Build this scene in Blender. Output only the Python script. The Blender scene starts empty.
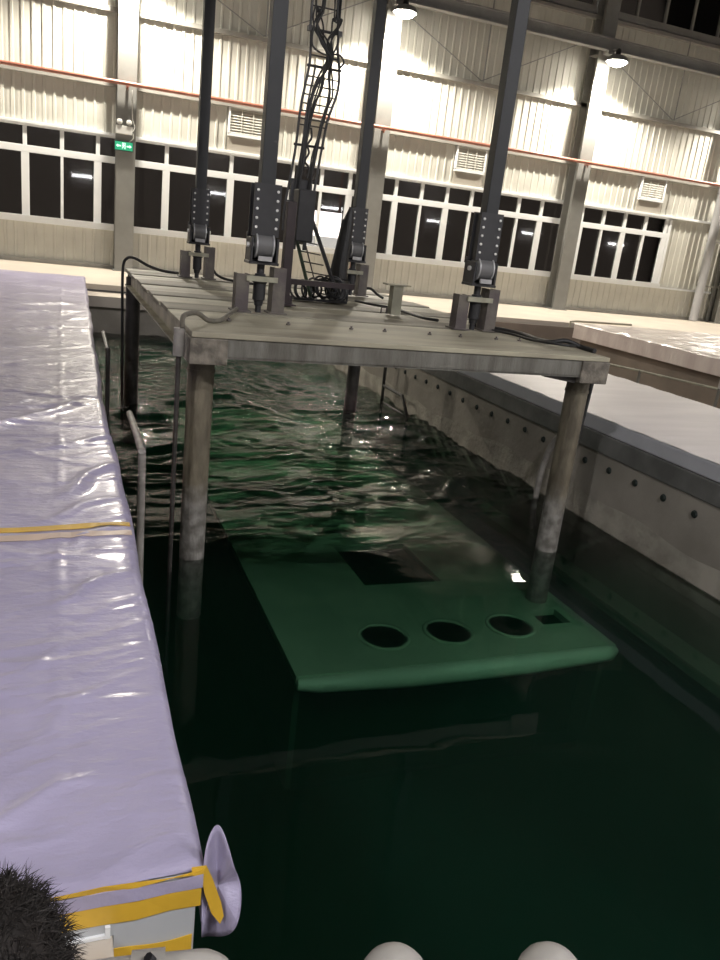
import bpy, bmesh, math, random
import numpy as np
from mathutils import Vector, Matrix
random.seed(7)
rng = np.random.default_rng(7)
SC = bpy.context.scene
COL = SC.collection
PI = math.pi

# ------------------------------------------------------------ camera, world, exposure
cam_data = bpy.data.cameras.new('camera')
cam_data.sensor_fit = 'HORIZONTAL'
cam_data.sensor_width = 36.0
cam_data.lens = 39.107
cam_data.clip_start = 0.05
cam_data.clip_end = 200
cam = bpy.data.objects.new('camera', cam_data)
COL.objects.link(cam)
right = Vector((0.93231549, -0.34440126, 0.11034305))
up = Vector((0.00460936, 0.31640487, 0.94861305))
fwd = Vector((0.36161661, 0.88389803, -0.29657663))
cam.matrix_world = Matrix(((right.x, up.x, -fwd.x, 0), (right.y, up.y, -fwd.y, 0), (right.z, up.z, -fwd.z, 1.38), (0, 0, 0, 1)))
SC.camera = cam
w = bpy.data.worlds.new('night')
SC.world = w
w.use_nodes = True
w.node_tree.nodes['Background'].inputs[0].default_value = (0.55, 0.5, 0.45, 1)
w.node_tree.nodes['Background'].inputs[1].default_value = 0.10
SC.view_settings.view_transform = 'Standard'
SC.view_settings.look = 'None'
SC.view_settings.gamma = 1
SC.view_settings.use_curve_mapping = False
SC.view_settings.exposure = 0.2
LAMP_Z = 6.3
LAMP_X = (-4.5, 1.45, 7.38, 13.3, 19.2)
WALL_LAMP_W = 1450.0       # the lamps along the far wall
NEAR_LAMP_W = 580.0        # the lamps on the camera's side of the hall

# ------------------------------------------------------------ materials
def mat(name, color, rough=0.6, metal=0.0, var=0.0, scale=6.0, color2=None, bump=0.0, bscale=None, emit=None, estr=0.0, coat=0.0, stretch=None, spec=None, detail=4.0, mask=(0.4, 0.65)):
    m = bpy.data.materials.new(name)
    m.use_nodes = True
    nt = m.node_tree
    b = nt.nodes['Principled BSDF']
    b.inputs['Base Color'].default_value = (*color, 1)
    b.inputs['Roughness'].default_value = rough
    b.inputs['Metallic'].default_value = metal
    if spec is not None: b.inputs['Specular IOR Level'].default_value = spec
    if coat: b.inputs['Coat Weight'].default_value = coat; b.inputs['Coat Roughness'].default_value = 0.12
    tc = nt.nodes.new('ShaderNodeTexCoord')
    src = tc.outputs['Object']
    if stretch:
        mp = nt.nodes.new('ShaderNodeMapping'); mp.inputs['Scale'].default_value = stretch
        nt.links.new(src, mp.inputs['Vector']); src = mp.outputs['Vector']
    if var or color2:
        n = nt.nodes.new('ShaderNodeTexNoise'); n.inputs['Scale'].default_value = scale; n.inputs['Detail'].default_value = detail
        nt.links.new(src, n.inputs['Vector'])
        r = nt.nodes.new('ShaderNodeValToRGB')
        c2 = color2 or tuple(max(0, c * (1 - var)) for c in color)
        r.color_ramp.elements[0].position = mask[0]; r.color_ramp.elements[1].position = mask[1]
        r.color_ramp.elements[0].color = (*c2, 1); r.color_ramp.elements[1].color = (*color, 1)
        nt.links.new(n.outputs['Fac'], r.inputs['Fac']); nt.links.new(r.outputs['Color'], b.inputs['Base Color'])
    if bump:
        n2 = nt.nodes.new('ShaderNodeTexNoise'); n2.inputs['Scale'].default_value = bscale or scale * 3; n2.inputs['Detail'].default_value = 5
        nt.links.new(src, n2.inputs['Vector'])
        bp = nt.nodes.new('ShaderNodeBump'); bp.inputs['Strength'].default_value = bump; bp.inputs['Distance'].default_value = 0.02
        nt.links.new(n2.outputs['Fac'], bp.inputs['Height']); nt.links.new(bp.outputs['Normal'], b.inputs['Normal'])
    if emit:
        b.inputs['Emission Color'].default_value = (*emit, 1); b.inputs['Emission Strength'].default_value = estr
    return m

M = {}
M['cladding'] = mat('painted steel cladding', (0.60, 0.59, 0.53), 0.45, var=0.10, scale=1.5)
M['white_frame'] = mat('white window plastic', (0.80, 0.82, 0.83), 0.4)
M['column'] = mat('grey painted column steel', (0.27, 0.27, 0.255), 0.5, var=0.12, scale=3)
M['downpipe'] = mat('light grey pipe paint', (0.42, 0.42, 0.43), 0.4, var=0.1, scale=3)
M['girt'] = mat('grey girt steel', (0.34, 0.33, 0.30), 0.5, var=0.15, scale=3)
M['runway'] = mat('dull grey beam paint', (0.30, 0.30, 0.29), 0.6, var=0.2, scale=2)
M['red_pipe'] = mat('red oxide pipe paint', (0.42, 0.17, 0.12), 0.4, var=0.2, scale=4)
M['concrete'] = mat('cast concrete', (0.36, 0.33, 0.285), 0.85, color2=(0.25, 0.23, 0.195), scale=1.6, bump=0.25, bscale=14, mask=(0.35, 0.7))
M['tide'] = mat('pale mineral crust at the waterline', (0.44, 0.41, 0.35), 0.7, color2=(0.27, 0.25, 0.21), scale=3.5, bump=0.4, bscale=22)
M['dark_beam'] = mat('dark steel kerb', (0.19, 0.19, 0.18), 0.45, color2=(0.11, 0.11, 0.105), scale=3, bump=0.15, bscale=20)
M['floor'] = mat('pale screed floor', (0.56, 0.50, 0.42), 0.5, color2=(0.48, 0.43, 0.37), scale=0.8)
M['brown'] = mat('brown screed', (0.25, 0.205, 0.165), 0.7, var=0.25, scale=1.4)  # mottled brown for the trough and the base under the raised cover
M['roof'] = mat('dark hall lining', (0.10, 0.10, 0.10), 0.9)
M['far_side'] = mat('dull hall lining', (0.22, 0.21, 0.20), 0.9)
M['black_steel'] = mat('black painted steel', (0.035, 0.035, 0.038), 0.42, var=0.3, scale=8)
M['blue_grey'] = mat('dark blue grey column paint', (0.020, 0.022, 0.024), 0.5, var=0.15, scale=2)
M['rusty_leg'] = mat('scaly rusting steel tube', (0.20, 0.155, 0.11), 0.65, color2=(0.105, 0.08, 0.055), scale=9, bump=0.5, bscale=30, stretch=(1, 1, .35))
M['wet_leg'] = mat('pale limescale on steel tube', (0.30, 0.29, 0.26), 0.5, color2=(0.17, 0.155, 0.135), scale=7, bump=0.4, bscale=30, stretch=(1, 1, .35))
M['dark_leg'] = mat('dark wet steel tube', (0.05, 0.045, 0.04), 0.5, var=0.4, scale=8)
M['platform'] = mat('weathered pale green deck steel', (0.45, 0.42, 0.31), 0.55, color2=(0.25, 0.225, 0.165), scale=2.2, bump=0.2, bscale=25, stretch=(.6, 2.2, 1), mask=(.3, .62))
M['platform_dull'] = mat('duller deck steel', (0.27, 0.25, 0.19), 0.6, color2=(0.16, 0.145, 0.11), scale=2.6, bump=0.2, bscale=25, stretch=(.6, 2.2, 1), mask=(.3, .62))
M['platform_dark'] = mat('stained beam steel', (0.19, 0.185, 0.16), 0.6, color2=(0.105, 0.098, 0.08), scale=5, bump=0.25, bscale=30, stretch=(2.5, 2.5, .6), mask=(.35, .68))
M['gusset'] = mat('scratched bracket steel', (0.23, 0.205, 0.165), 0.5, color2=(0.10, 0.088, 0.07), scale=14, bump=0.35, bscale=40)
M['bolt'] = mat('bright zinc bolt', (0.80, 0.79, 0.76), 0.35, 0.3)
M['drum'] = mat('grey drum rubber', (0.13, 0.13, 0.13), 0.5)
M['flange'] = mat('grey machined flange', (0.42, 0.42, 0.42), 0.4, 0.3)
M['post'] = mat('grey brown channel steel', (0.14, 0.125, 0.105), 0.55, color2=(0.085, 0.07, 0.07), scale=6, bump=0.2, bscale=25)
M['pale_post'] = mat('pale green post paint', (0.38, 0.37, 0.28), 0.6, var=0.3, scale=8)
M['rubber'] = mat('black cable rubber', (0.018, 0.018, 0.018), 0.5)
M['grey_hose'] = mat('grey corrugated hose', (0.17, 0.155, 0.125), 0.55, var=0.3, scale=20)
M['grey_pipe'] = mat('grey plastic pipe', (0.33, 0.31, 0.28), 0.5, var=0.3, scale=10)
M['maroon'] = mat('dark oxide red steel', (0.035, 0.022, 0.024), 0.5, var=0.3, scale=8)
M['green_black'] = mat('dark green ladder paint', (0.03, 0.05, 0.028), 0.45, var=0.3, scale=8)
M['tarp'] = mat('lilac plastic film', (0.44, 0.405, 0.57), 0.34, var=0.08, scale=1.5, bump=0.5, bscale=11, coat=0.3, stretch=(1, 2.2, 1))
M['white_sheet'] = mat('white pinkish film', (0.80, 0.75, 0.74), 0.42, var=0.10, scale=1.2, bump=0.25, bscale=6, stretch=(.5, 3, 1))
M['slab_sheet'] = mat('cream pink film', (0.74, 0.66, 0.61), 0.3, color2=(0.60, 0.51, 0.48), scale=1.5, bump=0.35, bscale=7, coat=.4, stretch=(1, 3, 1))
M['film_shade'] = mat('shaded film side', (0.55, 0.56, 0.60), 0.6, var=0.1, scale=3)  # same white film; the shade on its side is put into this grey
M['box'] = mat('pale grey painted box', (0.50, 0.52, 0.54), 0.45, var=0.08, scale=5)
M['tape'] = mat('yellow adhesive tape', (0.75, 0.46, 0.045), 0.4, var=0.15, scale=8, coat=.2)
M['old_tape'] = mat('yellowed clear tape', (0.66, 0.52, 0.42), 0.35, var=0.1, scale=6)
M['white_pipe'] = mat('white painted tube', (0.45, 0.43, 0.40), 0.4, var=0.1, scale=10)
M['hull'] = mat('sea green hull paint', (0.58, 0.70, 0.58), 0.5, color2=(0.48, 0.60, 0.49), scale=2.5)
M['hull_bright'] = mat('lighter green fender paint', (0.85, 1.0, 0.88), 0.4, var=0.15, scale=3)
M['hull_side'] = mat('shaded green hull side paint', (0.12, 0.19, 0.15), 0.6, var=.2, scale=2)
M['hull_dark'] = mat('dark recess tone', (0.012, 0.02, 0.016), 0.7)  # near-black tone inside the hull openings and the tie holes
M['skin'] = mat('skin', (0.50, 0.30, 0.21), 0.5)
M['hair'] = mat('dark brown black hair', (0.016, 0.012, 0.010), 0.75, var=0.4, scale=30)
M['jacket'] = mat('dark navy jacket cloth', (0.02, 0.021, 0.03), 0.85, bump=0.3, bscale=60)
M['trousers'] = mat('dark grey trouser cloth', (0.03, 0.03, 0.034), 0.9, bump=0.3, bscale=60)
M['shoe'] = mat('black shoe leather', (0.02, 0.02, 0.02), 0.4)
M['lamp_shell'] = mat('grey aluminium reflector', (0.35, 0.35, 0.36), 0.35, 0.5)
M['lamp_glow'] = mat('glowing lamp glass', (1, 1, 1), 0.4, emit=(1.0, 0.93, 0.80), estr=70)
M['tube_glow'] = mat('glowing tube', (1, 1, 1), 0.4, emit=(0.95, 0.97, 1.0), estr=40)
M['pane_glow'] = mat('white glow panel', (.9, .9, .9), 0.4, emit=(1.0, 0.99, 0.97), estr=8)
M['pane_glow_shaded'] = mat('glow panel part in tree shade', (.7, .7, .7), 0.4, emit=(0.80, 0.86, 0.86), estr=1.8)
M['sign_green'] = mat('lit green sign', (0.02, 0.25, 0.12), 0.4, emit=(0.02, 0.33, 0.17), estr=0.8)
M['sign_white'] = mat('lit white pictogram', (0.8, 0.9, 0.85), 0.4, emit=(0.6, 1.0, 0.8), estr=1.2)
M['white_plastic'] = mat('white plastic', (0.75, 0.75, 0.72), 0.4)
M['vent_back'] = mat('grey vent backing', (0.38, 0.35, 0.30), 0.6)

def leg_mat():
    m = mat('scaly rusting steel tube', (0.19, 0.165, 0.115), 0.62, color2=(0.095, 0.08, 0.055), scale=9, bump=0.5, bscale=30, stretch=(1, 1, .35))
    nt = m.node_tree; N = nt.nodes.new; L = nt.links.new
    b = nt.nodes['Principled BSDF']; base = b.inputs['Base Color'].links[0].from_socket
    tc = N('ShaderNodeTexCoord'); sx = N('ShaderNodeSeparateXYZ'); L(tc.outputs['Object'], sx.inputs[0])
    no = N('ShaderNodeTexNoise'); no.inputs['Scale'].default_value = 6; no.inputs['Detail'].default_value = 5; L(tc.outputs['Object'], no.inputs['Vector'])
    ma = N('ShaderNodeMath'); ma.operation = 'MULTIPLY_ADD'; ma.inputs[1].default_value = 0.35; L(no.outputs['Fac'], ma.inputs[0]); L(sx.outputs['Z'], ma.inputs[2])
    mr = N('ShaderNodeMapRange'); mr.inputs['From Min'].default_value = -0.05; mr.inputs['From Max'].default_value = -0.28
    L(ma.outputs[0], mr.inputs['Value'])
    n2 = N('ShaderNodeTexNoise'); n2.inputs['Scale'].default_value = 14; L(tc.outputs['Object'], n2.inputs['Vector'])
    cr = N('ShaderNodeValToRGB'); cr.color_ramp.elements[0].color = (0.13, 0.12, 0.105, 1); cr.color_ramp.elements[1].color = (0.27, 0.26, 0.235, 1)
    cr.color_ramp.elements[0].position = .35; cr.color_ramp.elements[1].position = .65; L(n2.outputs['Fac'], cr.inputs['Fac'])
    mx = N('ShaderNodeMix'); mx.data_type = 'RGBA'; L(mr.outputs[0], mx.inputs[0]); L(base, mx.inputs[6]); L(cr.outputs['Color'], mx.inputs[7])
    L(mx.outputs[2], b.inputs['Base Color'])
    return m
M['leg'] = leg_mat()

def glass_mat():
    m = bpy.data.materials.new('window glass'); m.use_nodes = True
    nt = m.node_tree; nt.nodes.clear()
    out = nt.nodes.new('ShaderNodeOutputMaterial'); mix = nt.nodes.new('ShaderNodeMixShader')
    tr = nt.nodes.new('ShaderNodeBsdfTransparent'); tr.inputs[0].default_value = (0.55, 0.52, 0.5, 1)
    gl = nt.nodes.new('ShaderNodeBsdfGlossy'); gl.inputs['Roughness'].default_value = 0.03
    fr = nt.nodes.new('ShaderNodeFresnel'); fr.inputs[0].default_value = 1.55
    nt.links.new(fr.outputs[0], mix.inputs[0]); nt.links.new(tr.outputs[0], mix.inputs[1]); nt.links.new(gl.outputs[0], mix.inputs[2])
    nt.links.new(mix.outputs[0], out.inputs[0])
    return m
M['glass'] = glass_mat()

def water_mat():
    m = bpy.data.materials.new('dark green pool water'); m.use_nodes = True
    nt = m.node_tree; nt.nodes.clear(); N = nt.nodes.new; L = nt.links.new
    out = N('ShaderNodeOutputMaterial'); mix = N('ShaderNodeMixShader')
    tr = N('ShaderNodeBsdfTransparent'); tr.inputs[0].default_value = (0.97, 1, 0.98, 1)
    gl = N('ShaderNodeBsdfGlossy'); gl.inputs['Roughness'].default_value = 0.0
    fr = N('ShaderNodeFresnel'); fr.inputs[0].default_value = 1.33
    tc = N('ShaderNodeTexCoord'); mp = N('ShaderNodeMapping'); mp.inputs['Scale'].default_value = (1.0, 1.9, 1)
    no = N('ShaderNodeTexNoise'); no.inputs['Scale'].default_value = 11.0; no.inputs['Detail'].default_value = 3
    L(tc.outputs['Object'], mp.inputs['Vector']); L(mp.outputs[0], no.inputs['Vector'])
    # the water is livelier under the moving rig, almost flat at the near end
    sx = N('ShaderNodeSeparateXYZ'); L(tc.outputs['Object'], sx.inputs[0])
    mr = N('ShaderNodeMapRange'); mr.inputs['From Min'].default_value = 4.4; mr.inputs['From Max'].default_value = 6.8
    mr.inputs['To Min'].default_value = 0.02; mr.inputs['To Max'].default_value = 1.0
    L(sx.outputs['Y'], mr.inputs['Value'])
    bp = N('ShaderNodeBump'); bp.inputs['Distance'].default_value = 0.008
    L(mr.outputs[0], bp.inputs['Strength']); L(no.outputs['Fac'], bp.inputs['Height'])
    L(bp.outputs[0], gl.inputs['Normal']); L(bp.outputs[0], fr.inputs['Normal'])
    L(fr.outputs[0], mix.inputs[0]); L(tr.outputs[0], mix.inputs[1]); L(gl.outputs[0], mix.inputs[2])
    L(mix.outputs[0], out.inputs['Surface'])
    ab = N('ShaderNodeVolumeAbsorption'); ab.inputs['Color'].default_value = (0.45, 0.70, 0.56, 1); ab.inputs['Density'].default_value = 2.05
    scv = N('ShaderNodeVolumeScatter'); scv.inputs['Color'].default_value = (0.35, 0.95, 0.75, 1); scv.inputs['Density'].default_value = 0.10
    ad = N('ShaderNodeAddShader'); L(ab.outputs[0], ad.inputs[0]); L(scv.outputs[0], ad.inputs[1])
    L(ad.outputs[0], out.inputs['Volume'])
    return m
M['water'] = water_mat()

# ------------------------------------------------------------ helpers
class MB:
    """collects primitive shapes into one mesh"""
    def __init__(s): s.v = []; s.f = []
    def add(s, vs, fs):
        o = len(s.v); s.v += [tuple(v) for v in vs]; s.f += [tuple(i + o for i in f) for f in fs]; return s
    def box(s, x0, x1, y0, y1, z0, z1):
        return s.add([(x, y, z) for z in (z0, z1) for y in (y0, y1) for x in (x0, x1)],
                     [(0, 2, 3, 1), (4, 5, 7, 6), (0, 1, 5, 4), (2, 6, 7, 3), (0, 4, 6, 2), (1, 3, 7, 5)])
    def tube(s, pts, r, n=8, caps=True):
        P = [Vector(p) for p in pts]; rs = r if isinstance(r, (list, tuple)) else [r] * len(P)
        vs = []; prev = None
        for i, p in enumerate(P):
            a = P[max(i - 1, 0)]; b = P[min(i + 1, len(P) - 1)]
            t = (b - a).normalized()
            if prev is None:
                u = t.orthogonal().normalized()
            else:
                u = (prev - t * prev.dot(t))
                u = u.normalized() if u.length > 1e-6 else t.orthogonal().normalized()
            prev = u; q = t.cross(u)
            for k in range(n):
                a_ = 2 * PI * k / n
                vs.append(p + (u * math.cos(a_) + q * math.sin(a_)) * rs[i])
        fs = []
        for i in range(len(P) - 1):
            for k in range(n):
                k2 = (k + 1) % n
                fs.append((i * n + k, i * n + k2, (i + 1) * n + k2, (i + 1) * n + k))
        if caps:
            fs.append(tuple(range(n))[::-1]); fs.append(tuple((len(P) - 1) * n + k for k in range(n)))
        return s.add(vs, fs)
    def lathe(s, prof, c=(0, 0, 0), axis='z', n=24):
        vs = []
        for r, h in prof:
            for k in range(n):
                a = 2 * PI * k / n
                x, y, z = r * math.cos(a), r * math.sin(a), h
                if axis == 'x': x, y, z = z, x, y
                if axis == 'y': x, y, z = y, z, x
                vs.append((c[0] + x, c[1] + y, c[2] + z))
        fs = []
        for i in range(len(prof) - 1):
            for k in range(n):
                k2 = (k + 1) % n
                fs.append((i * n + k, i * n + k2, (i + 1) * n + k2, (i + 1) * n + k))
        fs.append(tuple(range(n))[::-1]); fs.append(tuple((len(prof) - 1) * n + k for k in range(n)))
        return s.add(vs, fs)
    def prism(s, poly, a, b, axis='z'):
        """a 2-D outline pushed from a to b along an axis"""
        def T(p, h):
            return {'z': (p[0], p[1], h), 'x': (h, p[0], p[1]), 'y': (p[0], h, p[1])}[axis]
        n = len(poly)
        vs = [T(p, a) for p in poly] + [T(p, b) for p in poly]
        fs = [tuple(range(n))[::-1], tuple(range(n, 2 * n))] + [(i, (i + 1) % n, n + (i + 1) % n, n + i) for i in range(n)]
        return s.add(vs, fs)
    def mesh(s, name):
        me = bpy.data.meshes.new(name); me.from_pydata(s.v, [], s.f); me.update()
        bm = bmesh.new(); bm.from_mesh(me); bmesh.ops.recalc_face_normals(bm, faces=bm.faces); bm.to_mesh(me); bm.free()
        return me
    def build(s, name, m, parent=None, bevel=0.0, smooth=False, loc=None):
        me = s.mesh(name); me.materials.append(m)
        o = bpy.data.objects.new(name, me); COL.objects.link(o)
        if parent: o.parent = parent
        if loc: o.location = loc
        if smooth: shade(o)
        if bevel:
            b = o.modifiers.new('bevel', 'BEVEL'); b.width = bevel; b.segments = 2; b.limit_method = 'ANGLE'; b.angle_limit = math.radians(40)
        return o

def shade(o, ang=40):
    me = o.data
    me.polygons.foreach_set('use_smooth', [True] * len(me.polygons))
    bm = bmesh.new(); bm.from_mesh(me)
    for e in bm.edges:
        if len(e.link_faces) == 2 and e.calc_face_angle(0) > math.radians(ang): e.smooth = False
    bm.to_mesh(me); bm.free()
    return o

def tag(o, label=None, cat=None, group=None, kind=None):
    if label: o['label'] = label
    if cat: o['category'] = cat
    if group: o['group'] = group
    if kind: o['kind'] = kind
    return o

def thing(name, label, cat, loc=(0, 0, 0), group=None, kind=None):
    o = bpy.data.objects.new(name, None); COL.objects.link(o); o.location = loc; o.empty_display_size = 0.1
    return tag(o, label, cat, group, kind)

def copy_tree(o, parent=None):
    c = o.copy(); COL.objects.link(c); c.parent = parent
    for ch in list(o.children): copy_tree(ch, c)
    return c

def dup(me, name, parent, loc):
    o = bpy.data.objects.new(name, me); COL.objects.link(o); o.parent = parent; o.location = loc
    return o

def smooth_path(pts, n=6):
    """Catmull-Rom through the points"""
    P = [Vector(p) for p in pts]; out = []
    for i in range(len(P) - 1):
        p0 = P[max(i - 1, 0)]; p1 = P[i]; p2 = P[i + 1]; p3 = P[min(i + 2, len(P) - 1)]
        for k in range(n):
            t = k / n
            out.append(0.5 * ((2 * p1) + (p2 - p0) * t + (2 * p0 - 5 * p1 + 4 * p2 - p3) * t * t + (3 * p1 - p0 - 3 * p2 + p3) * t ** 3))
    out.append(P[-1])
    return out

def vnoise(x, y, seed=0):
    """smooth value noise on arrays"""
    r = np.random.default_rng(seed).random((256, 256))
    xi = np.floor(x).astype(int); yi = np.floor(y).astype(int); fx = x - xi; fy = y - yi
    fx = fx * fx * (3 - 2 * fx); fy = fy * fy * (3 - 2 * fy)
    g = lambda a, b: r[a % 256, b % 256]
    return (g(xi, yi) * (1 - fx) + g(xi + 1, yi) * fx) * (1 - fy) + (g(xi, yi + 1) * (1 - fx) + g(xi + 1, yi + 1) * fx) * fy

def grid_mesh(name, XX, YY, ZZ):
    ny, nx = XX.shape
    v = np.stack([XX, YY, ZZ], -1).reshape(-1, 3)
    i = np.arange(ny * nx).reshape(ny, nx)
    f = np.stack([i[:-1, :-1], i[:-1, 1:], i[1:, 1:], i[1:, :-1]], -1).reshape(-1, 4)
    me = bpy.data.meshes.new(name); me.from_pydata(v.tolist(), [], f.tolist()); me.update()
    me.polygons.foreach_set('use_smooth', [True] * len(me.polygons))
    return me

# ------------------------------------------------------------ hall shell
WY = 19.7
HX0, HX1, HY0, HZ = -12.0, 36.0, -3.2, 11.0
PX0, PX1, PY0, PY1 = 0.10, 4.36, 0.87, 14.9      # the test pool
PB = -3.6
def struct(name, mb, m, parent=None, **k):
    o = mb.build(name, m, parent, **k)
    if parent is None: o['kind'] = 'structure'
    return o
fl = MB()
fl.box(HX0, PX0, HY0, 15.5, -0.16, 0)                 # left of the pool
fl.box(PX0, PX1, HY0, PY0, -0.16, 0)                  # the camera's walkway
fl.box(HX0, HX1, 15.5, WY + .3, -0.10, 0)             # far walkway
fl.box(PX1 + .02, 6.3, HY0, 15.5, -0.16, 0)           # between the pools
fl.box(13.5, HX1, HY0, 15.5, -0.16, 0)
fl.box(6.3, 13.5, HY0, 2.0, -0.16, 0)
struct('floor', fl, M['floor'], bevel=0.005)
struct('trim_1', MB().box(PX0 - .3, PX1 + .3, 14.72, 15.6, -0.32, -0.135), M['floor'])   # lower pale ledge at the far end
struct('trim_2', MB().box(PX1 - .012, PX1 + .06, PY0, 15.4, -0.165, -0.004), M['dark_beam'], bevel=0.006)
wr = struct('wall_pool_right', MB().box(PX1, PX1 + .4, PY0 - .4, 15.3, PB, -0.16), M['concrete'])
hole = MB().lathe([(0.030, 0.004), (0.030, 0), (0.022, -0.012), (0.001, -0.014)], axis='x', n=10).mesh('tie_hole'); hole.materials.append(M['hull_dark'])
for k in range(30):
    y = 1.8 + k * 0.335
    dup(hole, 'tie_hole', wr, (PX1 - .003, y, -0.28 + 0.008 * math.sin(k * 5.1)))
tb = MB()
ys = np.linspace(PY0, 14.8, 90)
prof = []
for i, y in enumerate(ys):
    z1 = -0.56 + 0.03 * math.sin(y * 1.3) + 0.02 * math.sin(y * 5.7)
    prof.append((y, z1))
for (ya, za), (yb, zb) in zip(prof[:-1], prof[1:]):
    tb.add([(PX1 - .004, ya, -0.9), (PX1 - .004, yb, -0.9), (PX1 - .004, yb, zb), (PX1 - .004, ya, za)],
           [(0, 1, 2, 3)])
struct('trim_3', tb, M['tide'])
struct('wall_pool_left', MB().box(PX0 - .4, PX0, PY0 - .4, 15.3, PB, -0.16), M['concrete'])
struct('wall_pool_far', MB().box(PX0, PX1, PY1, PY1 + .4, PB, -0.32), M['concrete'])
struct('wall_pool_near', MB().box(PX0, PX1, PY0 - .4, PY0, PB, -0.16), M['concrete'])
struct('floor_pool', MB().box(PX0 - .4, PX1 + .4, PY0 - .4, PY1 + .4, PB - .2, PB), M['concrete'])
struct('ledge_pool', MB().prism([(PX1 + .01, -1.22), (PX1 - .14, -1.27), (PX1 - .16, -1.34), (PX1 + .01, -1.5)], PY0, PY1, 'y'), M['concrete'])
# second, lower trough right of the white deck
struct('floor_trough', MB().box(6.3, 13.5, 2.0, 15.5, -0.9, -0.62), M['brown'])
struct('wall_trough', MB().box(6.3, 13.5, 15.4, 15.5, -0.62, -0.1).box(13.4, 13.5, 2, 15.4, -.62, -.1).box(6.28, 6.36, 2, 15.5, -.62, -.01), M['brown'])
struct('ceiling', MB().box(HX0, HX1, HY0, WY + .3, HZ, HZ + .2), M['roof'])
struct('wall_left', MB().box(HX0 - .2, HX0, HY0, WY, 0, HZ), M['far_side'])
struct('wall_right', MB().box(HX1, HX1 + .2, HY0, WY, 0, HZ), M['far_side'])
struct('wall_front', MB().box(HX0, HX1, HY0 - .2, HY0, 0, HZ), M['far_side'])

# far wall : backing with window openings, corrugated panels, windows
COLX = [-10.45, -4.5, 1.45, 7.38, 13.3, 19.25, 25.2]
SILL, HEAD, GIRT1, PIPEZ, CLER = 0.93, 2.88, 5.40, 3.98, 7.62
bays = [(COLX[i], COLX[i + 1]) for i in range(len(COLX) - 1)]
wb = MB()
wb.box(HX0, HX1, WY + .04, WY + .24, 0, SILL)
wb.box(HX0, HX1, WY + .04, WY + .24, HEAD, CLER)
wb.box(HX0, HX1, WY + .04, WY + .24, 9.1, HZ)
wb.box(17.03, HX1, WY + .04, WY + .24, SILL, HEAD)
wb.box(19.3, HX1, WY + .04, WY + .24, CLER, 9.1)
back = struct('wall_back', wb, M['cladding'])
struct('baseboard_back', MB().box(HX0, 25, WY - .06, WY + .05, 0, 0.085), M['girt'], bevel=.008)
RP = 0.205
_pc = {}
def panel_mesh(h, n=4):
    key = (round(h, 3), n)
    if key in _pc: return _pc[key]
    pr = []
    for k in range(n):
        x = k * RP
        pr += [(x, 0), (x + .135, 0), (x + .150, -.020), (x + .190, -.020)]
    pr.append((n * RP, 0))
    vs = [(x, y, 0) for x, y in pr] + [(x, y, h) for x, y in pr] + [(x, .012, 0) for x, y in (pr[0], pr[-1])]
    m_ = len(pr)
    fs = [(i, i + 1, m_ + i + 1, m_ + i) for i in range(m_ - 1)]
    me = bpy.data.meshes.new('wall_panel'); me.from_pydata(vs[:2 * m_], [], fs); me.update(); me.materials.append(M['cladding'])
    _pc[key] = me
    return me
def clad(x0, x1, z0, z1):
    x = x0
    while x < x1 - 0.06:
        n = min(4, max(1, int(round((x1 - x) / RP))))
        dup(panel_mesh(z1 - z0, n), 'wall_panel', back, (x, WY + .03 - 0.001 * random.random(), z0))
        x += n * RP
for i, (a, b) in enumerate(bays):
    if a > 22: continue
    clad(a + .02, b, 0.085, SILL - .02)
    clad(a + .02, b, HEAD + .03, GIRT1)
    clad(a + .02, b, GIRT1, 7.5)
clad(17.03, 19.2, SILL, HEAD + .03); clad(19.2, 25, SILL, HEAD + .03)

def window(no, x0, x1, z0, z1, posts, trans, thick_every=2, phase=0, m=None):
    m = m or M['white_frame']
    y0, y1 = WY - .015, WY + .075
    f = MB()
    f.box(x0, x1, y0 - .05, y1, z0 - .05, z0 + .07).box(x0, x1, y0, y1, z1 - .05, z1)
    f.box(x0, x0 + .05, y0, y1, z0, z1).box(x1 - .09, x1, y0, y1, z0, z1)
    w_ = f.build('window_%d' % no, m, bevel=.006); w_['kind'] = 'structure'
    xs = [x0 + .05] + list(posts) + [x1 - .05]
    if trans:
        MB().box(x0, x1, y0 + .002, y1, trans - .075, trans + .07).build('transom', m, w_, bevel=.006)
    for k, px in enumerate(posts):
        thick = (k + phase) % thick_every == 0
        t = .080 if thick else .030
        if trans:
            MB().box(px - .042, px + .042, y0 + .004, y1, trans, z1 - .04).build('mullion', m, w_, bevel=.004)
            MB().box(px - t, px + t, y0 + .004, y1, z0 + .04, trans).build('mullion', m, w_, bevel=.004)
        else:
            MB().box(px - .03, px + .03, y0, y1, z0 + .04, z1 - .04).build('mullion', m, w_, bevel=.004)
    for k in range(len(xs) - 1):
        a, b = xs[k], xs[k + 1]
        if b - a < .12: continue
        rows = [(z0 + .04, trans - .04), (trans + .04, z1 - .04)] if trans else [(z0 + .04, z1 - .04)]
        for r, (c, d) in enumerate(rows):
            yy = WY + .045 + (.012 if k % 2 else 0)
            MB().box(a + .01, b - .01, yy, yy + .006, c, d).build('pane', M['glass'], w_)
            if r == 0 and trans:
                s_ = .028
                MB().box(a, b, yy - .012, yy + .012, c, c + s_).box(a, b, yy - .012, yy + .012, d - s_, d) \
                    .box(a, a + s_, yy - .012, yy + .012, c, d).box(b - s_, b, yy - .012, yy + .012, c, d).build('sash', m, w_)
    return w_
P0 = 0.143
def posts_in(a, b, origin, step=.748):
    out = []; k = math.ceil((a + .12 - origin) / step)
    while origin + k * step < b - .12:
        out.append((origin + k * step, k)); k += 1
    return out
n_ = 1
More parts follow.
